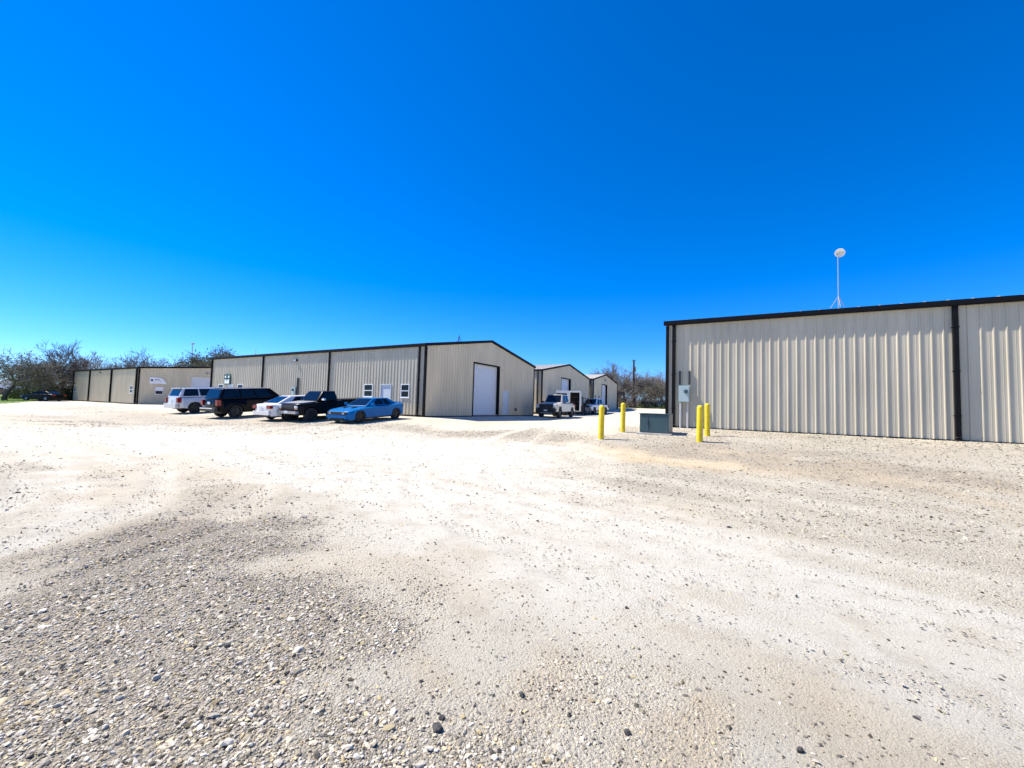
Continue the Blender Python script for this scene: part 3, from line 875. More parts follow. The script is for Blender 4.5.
def quad_pane(k, q, u0, u1, v0, v1, off=.012, th=.01):
    q = [Vector(p) for p in q]
    n = (q[1] - q[0]).cross(q[3] - q[0]).normalized()
    f = lambda u, v: (q[0] * (1 - u) + q[1] * u) * (1 - v) + (q[3] * (1 - u) + q[2] * u) * v
    pts = [f(u0, v0), f(u1, v0), f(u1, v1), f(u0, v1)]
    k.add([p + n * (off - th) for p in pts] + [p + n * off for p in pts], [(3, 2, 1, 0), (4, 5, 6, 7), (0, 1, 5, 4), (1, 2, 6, 5), (2, 3, 7, 6), (3, 0, 4, 7)])


def vehicle(name, label, cat, a, b, head, s, group='vehicles parked along the middle building'):
    """s: spec. local x forward, y left, ground at z=0"""
    x, y = (a, b) if s.get('xy') else P(a, b)
    L, Wd = s['L'], s['W']; hw = Wd / 2
    xf, xr, Rw = s['xf'], s['xr'], s['R']
    hx, hy = math.cos(head), math.sin(head)
    zf, zr_ = tz(x + xf * hx, y + xf * hy), tz(x + xr * hx, y + xr * hy)
    root = thing(name, label, cat, (x, y, zf + (zr_ - zf) * xf / (xf - xr)), head, group)
    root.rotation_euler = (0, -math.atan2(zf - zr_, xf - xr), head)
    paint = s['paint']
    ra = Rw * 1.13; zs = s['zs']
    top = s['top']            # front -> rear, over the hood, belt and tail
    bot = [(xr - ra, zs)]
    arc = lambda xc: [(xc - ra * math.cos(t), max(zs, Rw + ra * math.sin(t))) for t in [rad(v) for v in (-10, 10, 35, 60, 90, 120, 145, 170, 190)]]
    bot = arc(xr) + arc(xf)
    tp = [top[0]]
    for (x0_, z0_), (x1_, z1_) in zip(top, top[1:]):     # corner-cut the outline once so it reads as a curve
        tp += [(x0_ * .78 + x1_ * .22, z0_ * .78 + z1_ * .22), (x0_ * .22 + x1_ * .78, z0_ * .22 + z1_ * .78)]
    out = tp + [top[-1]] + bot
    fr = [-1, -.985, -.94, -.86, -.7, -.4, 0, .4, .7, .86, .94, .985, 1]
    ins = {q: .34 * q ** 7 for q in (0, .4, .7, .86, .94, .985, 1)}; drp = {q: .075 * q ** 9 for q in ins}
    zmid = s.get('zmid', .55)
    k = MB(); n = len(out)
    for f in fr:
        af = abs(f)
        for (px, pz) in out:
            e = max(0, abs(px) - (L / 2 - .45)) / .45
            qx = px - math.copysign(ins[af] * e, px)
            qz = pz - (drp[af] * max(0, (pz - zmid)) / .4 if pz > zmid else 0)
            k.v.append((qx, f * hw, qz))
    for i in range(len(fr) - 1):
        for j in range(n):
            j2 = (j + 1) % n
            k.f.append((i * n + j, i * n + j2, (i + 1) * n + j2, (i + 1) * n + j))
    k.f.append(tuple(range(n))[::-1]); k.f.append(tuple((len(fr) - 1) * n + j for j in range(n)))
    body = k.build('body', paint, root, smooth=38)
    k = MB(); k.box2((-L / 2 + .35, -hw * .72, zs - .06), (L / 2 - .35, hw * .72, zs + .25))
    k.build('underbody', PLAST, root)
    gq = s['green']; zb, zt = gq['zb'], gq['zt']; wb, wt = gq['wb'], gq['wt']
    b0, b1_ = gq['base']; r0, r1 = gq['roof']
    k = MB()
    c = [(b0, -wb, zb), (b0, wb, zb), (b1_, wb, zb), (b1_, -wb, zb), (r0, -wt, zt), (r0, wt, zt), (r1, wt, zt), (r1, -wt, zt)]
    k.add(c, [(0, 1, 5, 4), (1, 2, 6, 5), (2, 3, 7, 6), (3, 0, 4, 7), (4, 5, 6, 7), (0, 3, 2, 1)])
    k.build('cabin', s.get('cabin_paint', paint), root, bevel=.055, smooth=50)
    k = MB(); quad_pane(k, [c[0], c[1], c[5], c[4]], .06, .94, .10, .93); k.build('windshield', GLASSB, root)
    k = MB(); quad_pane(k, [c[2], c[3], c[7], c[6]], .08, .92, gq.get('rv', .15), .92); k.build('rear_window', GLASSB, root)
    for u0, u1 in gq['side']:
        k = MB(); quad_pane(k, [c[3], c[0], c[4], c[7]], 1 - u1, 1 - u0, .12, .90); k.build('side_window', GLASSB, root)
        k = MB(); quad_pane(k, [c[1], c[2], c[6], c[5]], u0, u1, .12, .90); k.build('side_window', GLASSB, root)
    for xx in (xf, xr):
        for sd_ in (1, -1):
            make_wheel(root, xx, sd_ * (hw - s['tw'] / 2 + .012), Rw, s['tw'], sd_, s['rim'], s.get('spokes', 5), s.get('rr', .66))
    for d0, d1_ in s['doors']:
        for sd_ in (1, -1):
            k = MB(); k.box2((d0, sd_ * (hw - .004), zs + .10), (d1_, sd_ * (hw + .008), zb - .11)); o = k.build('door', paint, root, bevel=.006)
            k = MB(); k.box2((d0 + .06, sd_ * (hw + .008), zb - .24), (d0 + .22, sd_ * (hw + .035), zb - .20)); k.build('door_handle', s.get('handle', paint), o)
    for sd_ in (1, -1):
        mx = b0 - .28 if not s.get('mx') else s['mx']
        k = MB(); k.box2((mx - .07, sd_ * (hw - .02), zb + .02), (mx + .06, sd_ * (hw + .20), zb + .17)); k.build('mirror', s.get('mirror', paint), root, bevel=.03)
    for nm, lo, hi, m_ in s['bits']:
        # mirrored pair when the y range is given on one side only
        prs = [(lo, hi)]
        if lo[1] * hi[1] > 0: prs.append(((lo[0], -hi[1], lo[2]), (hi[0], -lo[1], hi[2])))
        for l_, h_ in prs:
            k = MB(); k.box2(l_, h_); k.build(nm, m_, root, bevel=min(.012, .4 * min(h_[i] - l_[i] for i in range(3))))
    return root


H_S = ANG - math.pi / 2            # nose towards the street
H_N = ANG + math.pi / 2            # nose towards the wall

muscle = dict(L=4.7, W=1.92, R=.36, tw=.26, xf=1.50, xr=-1.45, zs=.24, paint=BLUE, rim=RIMB, rr=.74,
    top=[(2.24, .20), (2.33, .36), (2.33, .56), (2.28, .68), (1.9, .79), (.95, .90), (.2, .93), (-.9, .95), (-1.5, 1.02), (-2.24, 1.01), (-2.35, .9), (-2.34, .45), (-2.26, .28)],
    green=dict(base=(.95, -1.85), zb=.92, roof=(.15, -1.05), zt=1.36, wb=.80, wt=.60, side=[(.20, .52), (.56, .78)]),
    doors=[(-.75, .75)], mirror=BLUE,
    bits=[('grille', (2.26, -.72, .50), (2.342, .72, .66), PLAST), ('headlight', (2.34, .44, .53), (2.352, .58, .63), RIMS), ('front_bumper', (2.22, -.74, .32), (2.37, .74, .43), BLUE),
          ('tail_light', (-2.375, -.75, .74), (-2.33, .75, .90), LAMPR), ('spoiler', (-2.36, -.82, 1.02), (-2.1, .82, 1.07), BLUE), ('air_intake', (2.2, -.5, .24), (2.34, .5, .31), PLAST), ('hood_scoop', (1.15, .25, .86), (1.6, .42, .90), PLAST), ('splitter', (2.05, -.78, .16), (2.36, .78, .19), PLAST)])
vehicle('muscle_car', 'bright blue two-door muscle car, nose towards the street', 'car', 18.98, 16.2, H_S + .085, muscle).scale = (.94, .95, .935)

ptruck = dict(L=5.7, W=1.92, R=.385, tw=.26, xf=2.02, xr=-1.60, zs=.42, zmid=.8, paint=BLACK, rim=RIMB, rr=.62, mx=1.35,
    top=[(2.74, .42), (2.80, .58), (2.77, .94), (2.70, 1.01), (2.3, 1.05), (1.55, 1.09), (1.0, 1.12), (-2.80, 1.13), (-2.84, .62), (-2.76, .5)],
    green=dict(base=(1.58, .22), zb=1.11, roof=(1.12, .32), zt=1.66, wb=.80, wt=.66, side=[(.16, .94)]),
    doors=[(.2, 1.35)], handle=PLAST, mirror=CHROME,
    bits=[('grille', (2.74, -.55, .74), (2.82, .55, .92), PLAST), ('headlight', (2.74, .60, .76), (2.815, .84, .90), LAMPC), ('turn_signal', (2.74, .60, .69), (2.81, .84, .75), LAMPA),
          ('front_bumper', (2.72, -.86, .46), (2.90, .86, .60), RIMS), ('license_plate', (2.90, -.16, .48), (2.912, .16, .62), PLATE), ('rear_bumper', (-2.98, -.86, .52), (-2.82, .86, .66), CHROME),
          ('tail_light', (-2.86, .78, .75), (-2.83, .93, 1.08), LAMPR), ('bed_cover', (-2.74, -.82, 1.12), (.0, .82, 1.18), PLAST), ('bed_rail', (-2.76, .86, 1.132), (-.2, .93, 1.16), PLAST)])
PT = vehicle('pickup_truck', 'black pickup with sky glare painted pale on its hood, nose towards the street', 'pickup truck', 21.95, 16.1, H_S, ptruck)
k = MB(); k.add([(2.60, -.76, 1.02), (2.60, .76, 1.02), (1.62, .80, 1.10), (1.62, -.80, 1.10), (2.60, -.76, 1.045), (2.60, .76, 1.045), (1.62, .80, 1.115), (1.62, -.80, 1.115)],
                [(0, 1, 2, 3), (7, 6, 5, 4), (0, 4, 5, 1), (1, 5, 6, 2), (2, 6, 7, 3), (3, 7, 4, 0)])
k.build('hood_glare_plate', mat('hood_glare_paint', (.34, .34, .33), .35, var=.12, spec=.5), PT)  # pale grey plate over the hood, sun and sky glare put into its colour

sedan = dict(L=4.75, W=1.82, R=.335, tw=.22, xf=1.42, xr=-1.36, zs=.27, paint=WHITE, rim=RIMS,
    top=[(2.28, .25), (2.36, .5), (2.30, .68), (1.8, .83), (1.1, .95), (0, .98), (-1.5, .98), (-2.2, .98), (-2.34, .92), (-2.37, .6), (-2.30, .30)],
    green=dict(base=(1.25, -1.95), zb=.94, roof=(.35, -1.0), zt=1.39, wb=.78, wt=.58, side=[(.16, .44), (.47, .76)]),
    doors=[(.02, .98), (-.98, -.02)],
    bits=[('headlight', (2.2, .55, .60), (2.33, .84, .72), LAMPC), ('tail_light', (-2.37, .52, .72), (-2.2, .87, .90), LAMPR), ('license_plate', (-2.395, -.17, .70), (-2.37, .17, .86), PLATE),
          ('rear_bumper', (-2.40, -.78, .36), (-2.28, .78, .58), WHITE), ('lower_valance', (-2.36, -.7, .24), (-2.2, .7, .35), PLAST), ('grille', (2.3, -.4, .5), (2.37, .4, .66), PLAST)])
vehicle('sedan', 'white sedan backed between the black pickup and the black SUV', 'car', 23.7, 15.2, H_N, sedan)

suv = dict(L=5.35, W=2.0, R=.40, tw=.27, xf=1.55, xr=-1.62, zs=.38, zmid=.75, paint=BLACK, rim=RIMB,
    top=[(2.6, .40), (2.66, .65), (2.62, 1.02), (2.5, 1.12), (1.25, 1.20), (0, 1.19), (-2.45, 1.19), (-2.60, 1.15), (-2.66, .8), (-2.64, .55), (-2.55, .42)],
    green=dict(base=(1.30, -2.55), zb=1.17, roof=(.55, -2.28), zt=1.80, wb=.93, wt=.80, side=[(.15, .40), (.43, .66), (.69, .95)]),
    doors=[(.05, 1.05), (-1.0, -.03)],
    bits=[('headlight', (2.55, .62, .80), (2.65, .92, 1.0), LAMPC), ('grille', (2.58, -.5, .72), (2.68, .5, 1.0), CHROME), ('tail_light', (-2.68, .78, .80), (-2.45, 1.01, 1.14), LAMPR), ('license_plate', (-2.69, -.16, .88), (-2.665, .16, 1.02), PLATE),
          ('rear_bumper', (-2.78, -.92, .46), (-2.6, .92, .68), PLAST), ('step_pad', (-2.79, -.6, .60), (-2.76, .9, .67), CHROME), ('roof_rail', (-2.1, .66, 1.81), (.3, .70, 1.85), CHROME), ('tow_hitch', (-2.95, -.06, .38), (-2.7, .06, .46), DARKST)])
vehicle('suv', 'black SUV with red tail lights backed beside the white sedan', 'suv', 28.35, 14.95, H_N, suv)
suvw = dict(suv); suvw.update(paint=SILVER, rim=RIMB)
suvw['bits'] = [q for q in suv['bits'] if q[0] not in ('tow_hitch', 'rear_bumper', 'step_pad')] + [('rear_bumper', (-2.78, -.92, .42), (-2.6, .92, .74), SILVER), ('spoiler', (-2.42, -.74, 1.77), (-2.2, .74, 1.82), SILVER)]
vehicle('suv', 'silver-white SUV with dark tinted windows, leftmost of the vehicles by the buildings', 'suv', 35.3, 15.6, H_N, suvw)

lc = dict(sedan); lc.update(paint=BLACK, rim=RIMS, xy=True)
lc['bits'] = [(q[0], q[1], q[2], BLACK if q[3] is WHITE else q[3]) for q in sedan['bits'] if q[0] != 'license_plate']
vehicle('sedan', 'black sedan parked beneath the bare trees at the far left', 'car', -65.6, 57.6, rad(178), lc, group='vehicles at the edges of the yard')

wt_ = dict(L=5.7, W=2.02, R=.46, tw=.30, xf=1.80, xr=-1.75, zs=.52, zmid=.85, paint=mat('grey_beige_car_paint', (.50, .485, .44), .35, var=.05, coat=.3), rim=RIMB, rr=.6,
    top=[(2.75, .52), (2.82, .70), (2.80, 1.12), (2.7, 1.20), (1.2, 1.28), (-2.78, 1.26), (-2.82, .70), (-2.74, .56)],
    green=dict(base=(1.15, -1.10), zb=1.26, roof=(.55, -.98), zt=2.02, wb=.90, wt=.74, side=[(.14, .50), (.55, .93)]),
    doors=[(.05, 1.0), (-.95, -.03)], mirror=PLAST,
    bits=[('grille', (2.78, -.66, .80), (2.87, .66, 1.16), PLAST), ('headlight', (2.78, .68, .88), (2.86, .96, 1.12), LAMPC), ('front_bumper', (2.76, -.96, .44), (2.98, .96, .82), PLAST), ('bull_bar', (2.98, -.5, .70), (3.04, .5, 1.05), PLAST),
          ('license_plate', (2.98, -.17, .56), (2.992, .17, .72), PLATE), ('skid_plate', (2.60, -.5, .36), (2.95, .5, .46), RIMS), ('rear_bumper', (-2.95, -.9, .55), (-2.8, .9, .72), CHROME),
          ('tail_light', (-2.84, .84, .80), (-2.80, .98, 1.2), LAMPR), ('bed_cover', (-2.74, -.86, 1.26), (-1.2, .86, 1.31), PLAST), ('fender_flare', (1.32, .985, .90), (2.28, 1.03, .97), PLAST)])
vehicle('pickup_truck', 'pale grey-white pickup with a dark grille and bumper, facing the yard', 'pickup truck', 16.35, 36.7, H_S + .06, wt_, group='vehicles at the edges of the yard').scale = (.97, 1, 1.07)
p8 = dict(wt_); p8.update(paint=SILVER, xy=True)
p8['bits'] = [q if q[0] != 'front_bumper' else ('front_bumper', (2.76, -.96, .50), (2.95, .96, .74), PLAST) for q in wt_['bits'] if q[0] != 'bull_bar']
vehicle('pickup_truck', 'pale silver pickup behind the left bollards before the farthest building', 'pickup truck', 11.0, 55.0, math.atan2(-.80, -.58), p8, group='vehicles at the edges of the yard')

# enclosed trailer with an open doorway
x, y = 6.35, 46.0
Tr = thing('enclosed_trailer', 'white box trailer with a dark open doorway behind the pale pickup', 'trailer', (x, y, tz(x, y)), ANG + .40)
k = MB()
Lt, Wt2, z0, z1 = 2.7, 2.0, .5, 2.75
x0, x1 = -Lt / 2, Lt / 2
for lo, hi in (((x0, Wt2 / 2 - .04, z0), (x1, Wt2 / 2, z1)), ((x0, -Wt2 / 2, z0), (x0 + .04, Wt2 / 2 - .04, z1)), ((x1 - .04, -Wt2 / 2, z0), (x1, Wt2 / 2 - .04, z1)),
               ((x0 + .04, -Wt2 / 2, z1 - .06), (x1 - .04, Wt2 / 2 - .04, z1)), ((x0 + .04, -Wt2 / 2, z0), (x1 - .04, Wt2 / 2 - .04, z0 + .06)),
               ((x0 + .04, -Wt2 / 2, z0 + .06), (.2, -Wt2 / 2 + .04, 1.75)), ((x0 + .04, -Wt2 / 2, 2.45), (.2, -Wt2 / 2 + .04, z1 - .06)),
               ((x0 + .04, -Wt2 / 2, 1.75), (-1.3, -Wt2 / 2 + .04, 2.45)), ((-.15, -Wt2 / 2, 1.75), (.2, -Wt2 / 2 + .04, 2.45)),
               ((.2, -Wt2 / 2, 2.56), (x1 - .04, -Wt2 / 2 + .04, z1 - .06)), ((1.22, -Wt2 / 2, z0 + .06), (x1 - .04, -Wt2 / 2 + .04, 2.56))):
    k.box2(lo, hi)
k.build('box', WHITE, Tr)
k = MB(); k.box2((-1.3, -Wt2 / 2 + .01, 1.75), (-.15, -Wt2 / 2 + .03, 2.45)); k.build('window', GLASS, Tr)
k = MB(); k.box2((x1 + .01, -Wt2 / 2 + .02, z0), (x1 + .05, -Wt2 / 2 + 1.2, 2.6)); k.build('open_door', WHITE, Tr)
k = MB(); k.box2((x0, -.85, .4), (x1, .85, .5)); k.box2((x1, -.06, .42), (x1 + 1.0, .06, .5)); k.build('chassis', DARKST, Tr)
for sx in (-.35, .4):
    for sd_ in (-1, 1):
        k = MB(); k.lathe([(.001, -.09), (.16, -.10), (.28, -.1), (.32, -.06), (.32, .06), (.28, .1), (.16, .10), (.001, .09)], 20, 'y'); o = k.build('wheel', TYRE, Tr, smooth=40); o.location = (sx, sd_ * .9, .32)
k = MB()
for zz in (1.1, 1.6, 2.05): k.box2((.3, -.3, zz), (1.2, .3, zz + .04))
k.build('shelf', RUST, Tr)
k = MB(); k.box2((-1.25, .3, .57), (1.25, .34, 2.66)); k.box2((.12, -.9, .57), (.16, .3, 2.66)); k.box2((1.22, -.9, .57), (1.26, .3, 2.66)); k.box2((.16, -.92, .57), (1.22, .3, .59)); k.build('shade_lining', PLAST, Tr)  # black panels added inside so the doorway's shade is in their colour

# dark forklift beside the trailer
x, y = 8.9, 51.0
Fk = thing('forklift', 'small dark forklift standing between the trailer and the silver pickup', 'forklift', (x, y, tz(x, y)), rad(-125))
k = MB(); k.box2((-1.1, -.5, .3), (.5, .5, .95)); k.box2((-1.2, -.5, .45), (-.75, .5, 1.15)); k.build('body', DARKST, Fk, bevel=.04)
k = MB()
for sy in (-.42, .42):
    k.tube((-.8, sy, 1.1), (-.7, sy, 2.05), .03); k.tube((.4, sy, .9), (.2, sy, 2.05), .03); k.tube((-.7, sy, 2.05), (.2, sy, 2.05), .03)
for i in range(5): k.box2((-.68 + i * .2, -.42, 2.04), (-.62 + i * .2, .42, 2.07))
k.build('overhead_guard', DARKST, Fk)
k = MB()
for sy in (-.3, .3): k.box2((.62, sy - .05, .1), (.74, sy + .05, 2.2))
for zz in (.2, 1.1, 2.15): k.box2((.64, -.3, zz), (.7, .3, zz + .06))
k.build('mast', RUST, Fk)
for sy in (-.22, .22):
    k = MB(); k.box2((.74, sy - .05, .06), (1.7, sy + .05, .1)); k.box2((.74, sy - .05, .06), (.78, sy + .05, .6)); k.build('fork', DARKST, Fk)
for sx, rr_ in ((.35, .3), (-.8, .25)):
    for sy in (-.5, .5):
        k = MB(); k.lathe([(.001, -.08), (rr_ * .9, -.09), (rr_, -.05), (rr_, .05), (rr_ * .9, .09), (.001, .08)], 18, 'y'); o = k.build('wheel', TYRE, Fk, smooth=40); o.location = (sx, sy, rr_)
k = MB(); k.box2((-.5, -.25, .95), (-.05, .25, 1.05)); k.box2((-.58, -.25, .95), (-.48, .25, 1.5)); k.build('seat', PLAST, Fk, bevel=.03)

# carport behind the farthest building
x, y = P(22.5, 74.5)
Cp = thing('lean_to_shed', 'low brown lean-to shed beside the farthest metal building', 'shed', (x, y, tz(x, y)), ANG)
k = MB(); k.box2((-1.8, -1.9, 2.95), (2.0, 2.6, 3.1)); k.box2((1.8, -1.9, 2.55), (2.0, 2.6, 2.95)); k.build('roof', DARKST, Cp)
for px_, py_ in ((1.85, -1.7), (1.85, 2.4), (-1.6, 2.4)):
    k = MB(); k.box2((px_ - .08, py_ - .08, -.3), (px_ + .08, py_ + .08, 2.95)); k.build('post', RUST, Cp)
ribbed_wall('back_wall', RUST, Cp, (-1.0, -1.9, 0), (0, 1, 0), (1, 0, 0), 4.4, -.3, lambda s: 2.94, (), pitch=.3)

# utility pole
def upole(x, y, h, label, arm=True):
    t = thing('utility_pole', label, 'utility pole', (x, y, tz(x, y)), .3)
    k = MB(); k.tube((0, 0, -.5), (0, 0, h), .23, .17, 10); k.build('pole', CREO, t)
    if arm:
        k = MB(); k.tube((.28, 0, h - 2.3), (.28, 0, h - 1.3), .2, .2, 10); k.build('transformer_can', TRANSL, t)
        k = MB()
        for i in (-.35, .35): k.tube((i, 0, h - .05), (i, 0, h + .2), .05, .03, 6)
        k.box2((-.4, -.05, h - .12), (.4, .05, h - .04)); k.build('insulator_bracket', RUST, t)


upole(23.6, 79.5, 9.3, 'dark wooden utility pole rising above the bare trees at right')
x, y = -64.4, 82.0
LP = thing('light_pole', 'thin light pole with a small lamp behind the far left building', 'light pole', (x, y, .3), ANG)
k = MB(); k.tube((0, 0, -.3), (0, 0, 11.6), .11, .09, 8); k.build('pole', GALV, LP)
k = MB(); k.box2((-.38, -.2, 11.6), (.38, .2, 11.85)); k.build('lamp', GREYPVC, LP, bevel=.03)

# ------------------------------------------------------------------ trees
def tree_meshes(seed, H, spread, upright=.5, depth=5, tw=.022, nmain=4, leafm=None, nleaf=0):
    rr = random.Random(seed)
    tk = MB(); cr = MB(); tips = []

    def branch(p, d, ln, r, lv):
        segs = 3 if lv < 3 else 2
        for i in range(segs):
            d2_ = (d + Vector((rr.uniform(-1, 1), rr.uniform(-1, 1), rr.uniform(-.4, .6))) * .22).normalized()
            q = p + d2_ * (ln / segs); r2 = max(tw * .5, r * (.86 if lv < depth else .6))
            (tk if lv == 0 else cr).tube(p, q, r, r2, 8 if lv == 0 else (5 if lv < 2 else 3), caps=False)
            p, d, r = q, d2_, r2
            if lv >= 1 and lv < depth and rr.random() < .9:
                side(p, d, ln * rr.uniform(.45, .7), r * .55, lv + 1)
        if lv < depth:
            n = nmain if lv == 0 else rr.choice((2, 3, 3))
            for j in range(n):
                az = 6.283 * (j + rr.random() * .6) / n
                side(p, d, ln * rr.uniform(.62, .85), r * rr.uniform(.6, .8), lv + 1, az)
        else:
            tips.append(p)

    def side(p, d, ln, r, lv, az=None):
        az = rr.uniform(0, 6.283) if az is None else az
        u = d.orthogonal().normalized(); w = d.cross(u)
        t = rr.uniform(.45, .95) * spread
        nd = (d * math.cos(t) + (u * math.cos(az) + w * math.sin(az)) * math.sin(t))
        nd = (nd + Vector((0, 0, .18 * upright))).normalized()
        branch(p, nd, ln, max(r, tw * .6), lv)
    branch(Vector((0, 0, -.2)), Vector((rr.uniform(-.08, .08), rr.uniform(-.08, .08), 1)), H * .24, H * .026, 0)
    zmax = max(v[2] for v in cr.v); k = H / zmax
    for mb in (tk, cr): mb.v = [(x * k, y * k, z * k if z > 0 else z) for x, y, z in mb.v]
    lf = None
    if nleaf:
        lf = MB()
        for i in range(nleaf):
            t = rr.choice(tips) * k
            c = t + Vector((rr.gauss(0, .35), rr.gauss(0, .35), rr.gauss(0, .3)))
            u = Vector((rr.uniform(-1, 1), rr.uniform(-1, 1), rr.uniform(-1, 1))).normalized(); w = u.orthogonal().normalized()
            s_ = rr.uniform(.07, .16)
            lf.add([c - u * s_, c + w * s_ * .6, c + u * s_, c - w * s_ * .6], [(0, 1, 2, 3)])
    return tk, cr, lf


PROTO = {}


def proto(kind):
    if kind in PROTO: return PROTO[kind]
    sp_ = {'wide': dict(seed=3, H=9, spread=1.05, upright=.35, nmain=5), 'tall': dict(seed=8, H=9, spread=.8, upright=.7, nmain=4),
           'multi': dict(seed=14, H=9, spread=1.15, upright=.5, nmain=6), 'olive': dict(seed=21, H=9, spread=1.0, upright=.4, nmain=5, nleaf=5000),
           'brushy': dict(seed=33, H=9, spread=1.2, upright=.2, nmain=6, nleaf=1500)}[kind]
    tk, cr, lf = tree_meshes(**{k: v for k, v in sp_.items()})

    def me_(mb, nm, m):
        me = bpy.data.meshes.new(nm); me.from_pydata(mb.v, [], mb.f); me.materials.append(m); return me
    PROTO[kind] = (me_(tk, 'trunk', BARK), me_(cr, 'crown', TWIG), me_(lf, 'foliage', LEAFD) if lf else None)
    return PROTO[kind]


def tree(kind, px, dist, h, label, group, rot=0., wide=1.):
    """px: bearing given as metres sideways per metre ahead"""
    x, y = px * dist, dist
    s_ = h / 9
    t = thing('bare_tree' if kind != 'olive' else 'leafy_tree', label, 'tree', (x, y, tz(x, y)), rot, group)
    t.scale = (s_ * wide, s_ * wide, s_)
    a, b, c = proto(kind)
    for nm, me in (('trunk', a), ('crown', b), ('foliage', c)):
        if me: o = bpy.data.objects.new(nm, me); COL.objects.link(o); o.parent = t


GL = 'trees at the left behind the lawn and buildings'; GR = 'winter trees behind the farthest building'
for q in [
    ('brushy', -1.235, 58, 7.6, 'dark bushy tree cut by the left edge of the photo', .4, 1.2),
    ('wide', -1.185, 70, 7.2, 'low bare tree second from the left edge, above the lawn', 2.1, 1.2),
    ('brushy', -1.135, 74, 5.6, 'low bushy tree over the hood of the far left black sedan', 4.0, 1.2),
    ('tall', -1.105, 67, 10.0, 'tallest bare tree, rising just left of the far left building', 3.6, 1.0),
    ('brushy', -1.125, 64, 6.4, 'dense dark tree right behind the far left black sedan', 1.5, 1.2),
    ('multi', -1.03, 84, 10.2, 'bare tree showing above the left end of the far left building', 1.2, 1.0),
    ('wide', -.985, 92, 9.6, 'low bare tree above the middle bay of the far left building', 5.0, 1.0),
    ('multi', -.895, 82, 11.0, 'round bare tree above the white sign of the far left building', 3.4, 1.05),
    ('wide', -.815, 84, 9.6, 'low bare tree beside the thin light pole', .9, 1.1),
    ('olive', -.725, 80, 11.0, 'olive-leafed tree rising at the far end of the middle building', 2.6, 1.0),
    ('olive', -.755, 90, 9.8, 'thin-topped tree left of the olive-leafed tree', .3, .8),
    ('wide', -.68, 96, 10.2, 'bare tree top just above the middle roof, right of the olive tree', 4.2, .9)]:
    tree(*q[:5], GL, *q[5:])
for q in [
    ('tall', .275, 88, 10.2, 'bare tree directly behind the utility pole', .4, 1.2),
    ('multi', .302, 84, 8.4, 'bare tree just right of the utility pole', 2.4, 1.15),
    ('wide', .250, 95, 9.6, 'bare tree between the farthest building and the utility pole', 1.4, 1.1),
    ('brushy', .318, 80, 6.0, 'dark brushy tree low between pole and right wall', 5.2, 1.3),
    ('multi', .335, 92, 8.8, 'bare tree close to the black corner of the right wall', 3.2, 1.1),
    ('wide', .352, 84, 7.8, 'lowest bare tree, beside the right wall corner', .2, 1.2),
    ('brushy', .283, 82, 5.2, 'dark brushy tree at the foot of the utility pole', 1.9, 1.3),
    ('tall', .205, 120, 9.6, 'thin bare tree top over the valley between the two far roofs', 1., .9),
    ('multi', .375, 90, 7.4, 'bare tree mostly hidden behind the right wall', 1., 1.1)]:
    tree(*q[:5], GR, *q[5:])


# brush along the tree lines: nobody could count it
def brush(name, label, pts, n, hmax, seed, leaf):
    rr = random.Random(seed); k = MB()
    for i in range(n):
        t = rr.random() * (len(pts) - 1); j = int(t); f = t - j
        cx = pts[j][0] * (1 - f) + pts[j + 1][0] * f + rr.gauss(0, 1.6); cy = pts[j][1] * (1 - f) + pts[j + 1][1] * f + rr.gauss(0, 1.6)
        z = tz(cx, cy); h = hmax * rr.uniform(.35, 1)
        for m in range(7):
            d = Vector((rr.gauss(0, .5), rr.gauss(0, .5), 1)).normalized()
            p = Vector((cx + rr.gauss(0, .2), cy + rr.gauss(0, .2), z - .1)); q = p + d * h * rr.uniform(.5, 1)
            k.tube(p, q, .03, .012, 3, caps=False)
            for e in range(3):
                w0 = p.lerp(q, rr.uniform(.3, .95)); d3 = (d + Vector((rr.gauss(0, .8), rr.gauss(0, .8), rr.gauss(0, .5)))).normalized()
                k.tube(w0, w0 + d3 * h * .3, .016, .008, 3, caps=False)
            for e in range(leaf):
                c = p.lerp(q, rr.uniform(.1, 1)) + Vector((rr.gauss(0, .3), rr.gauss(0, .3), rr.gauss(0, .25)))
                u = Vector((rr.uniform(-1, 1), rr.uniform(-1, 1), rr.uniform(-1, 1))).normalized(); w = u.orthogonal().normalized(); s_ = rr.uniform(.06, .17)
                k.add([c - u * s_, c + w * s_ * .7, c + u * s_, c - w * s_ * .7], [(0, 1, 2, 3)])
    return k, label, name


def bld(r, m):
    k, label, name = r
    me = bpy.data.meshes.new(name); me.from_pydata(k.v, [], k.f); me.materials.append(m)
    o = bpy.data.objects.new(name, me); COL.objects.link(o); tag(o, label, 'brush', kind='stuff')


bld(brush('brush', 'dark tangled undergrowth below the trees at the left', [(-79, 68), (-74, 67), (-70, 66), (-70, 74)], 360, 3.2, 5, 5), LEAFD)
bld(brush('brush', 'dry grey undergrowth below the trees at the left', [(-150, 96), (-135, 110), (-118, 108), (-88, 82), (-78, 78), (-72, 80)], 380, 2.8, 6, 1), TWIG)
bld(brush('brush', 'dry undergrowth below the trees at right', [(17, 84), (22, 82), (27, 82), (33, 84), (40, 86)], 260, 3.2, 7, 3), TWIG)
bld(brush('brush', 'green bushes at the edge of the yard by the right wall', [(23.5, 81), (27, 79), (30, 78), (34, 77)], 80, 1.1, 8, 7), LEAFG)
bld(brush('brush', 'bare undergrowth behind the buildings', [(-70, 96), (-40, 100), (0, 112), (40, 120)], 220, 4.0, 9, 2), TWIG)

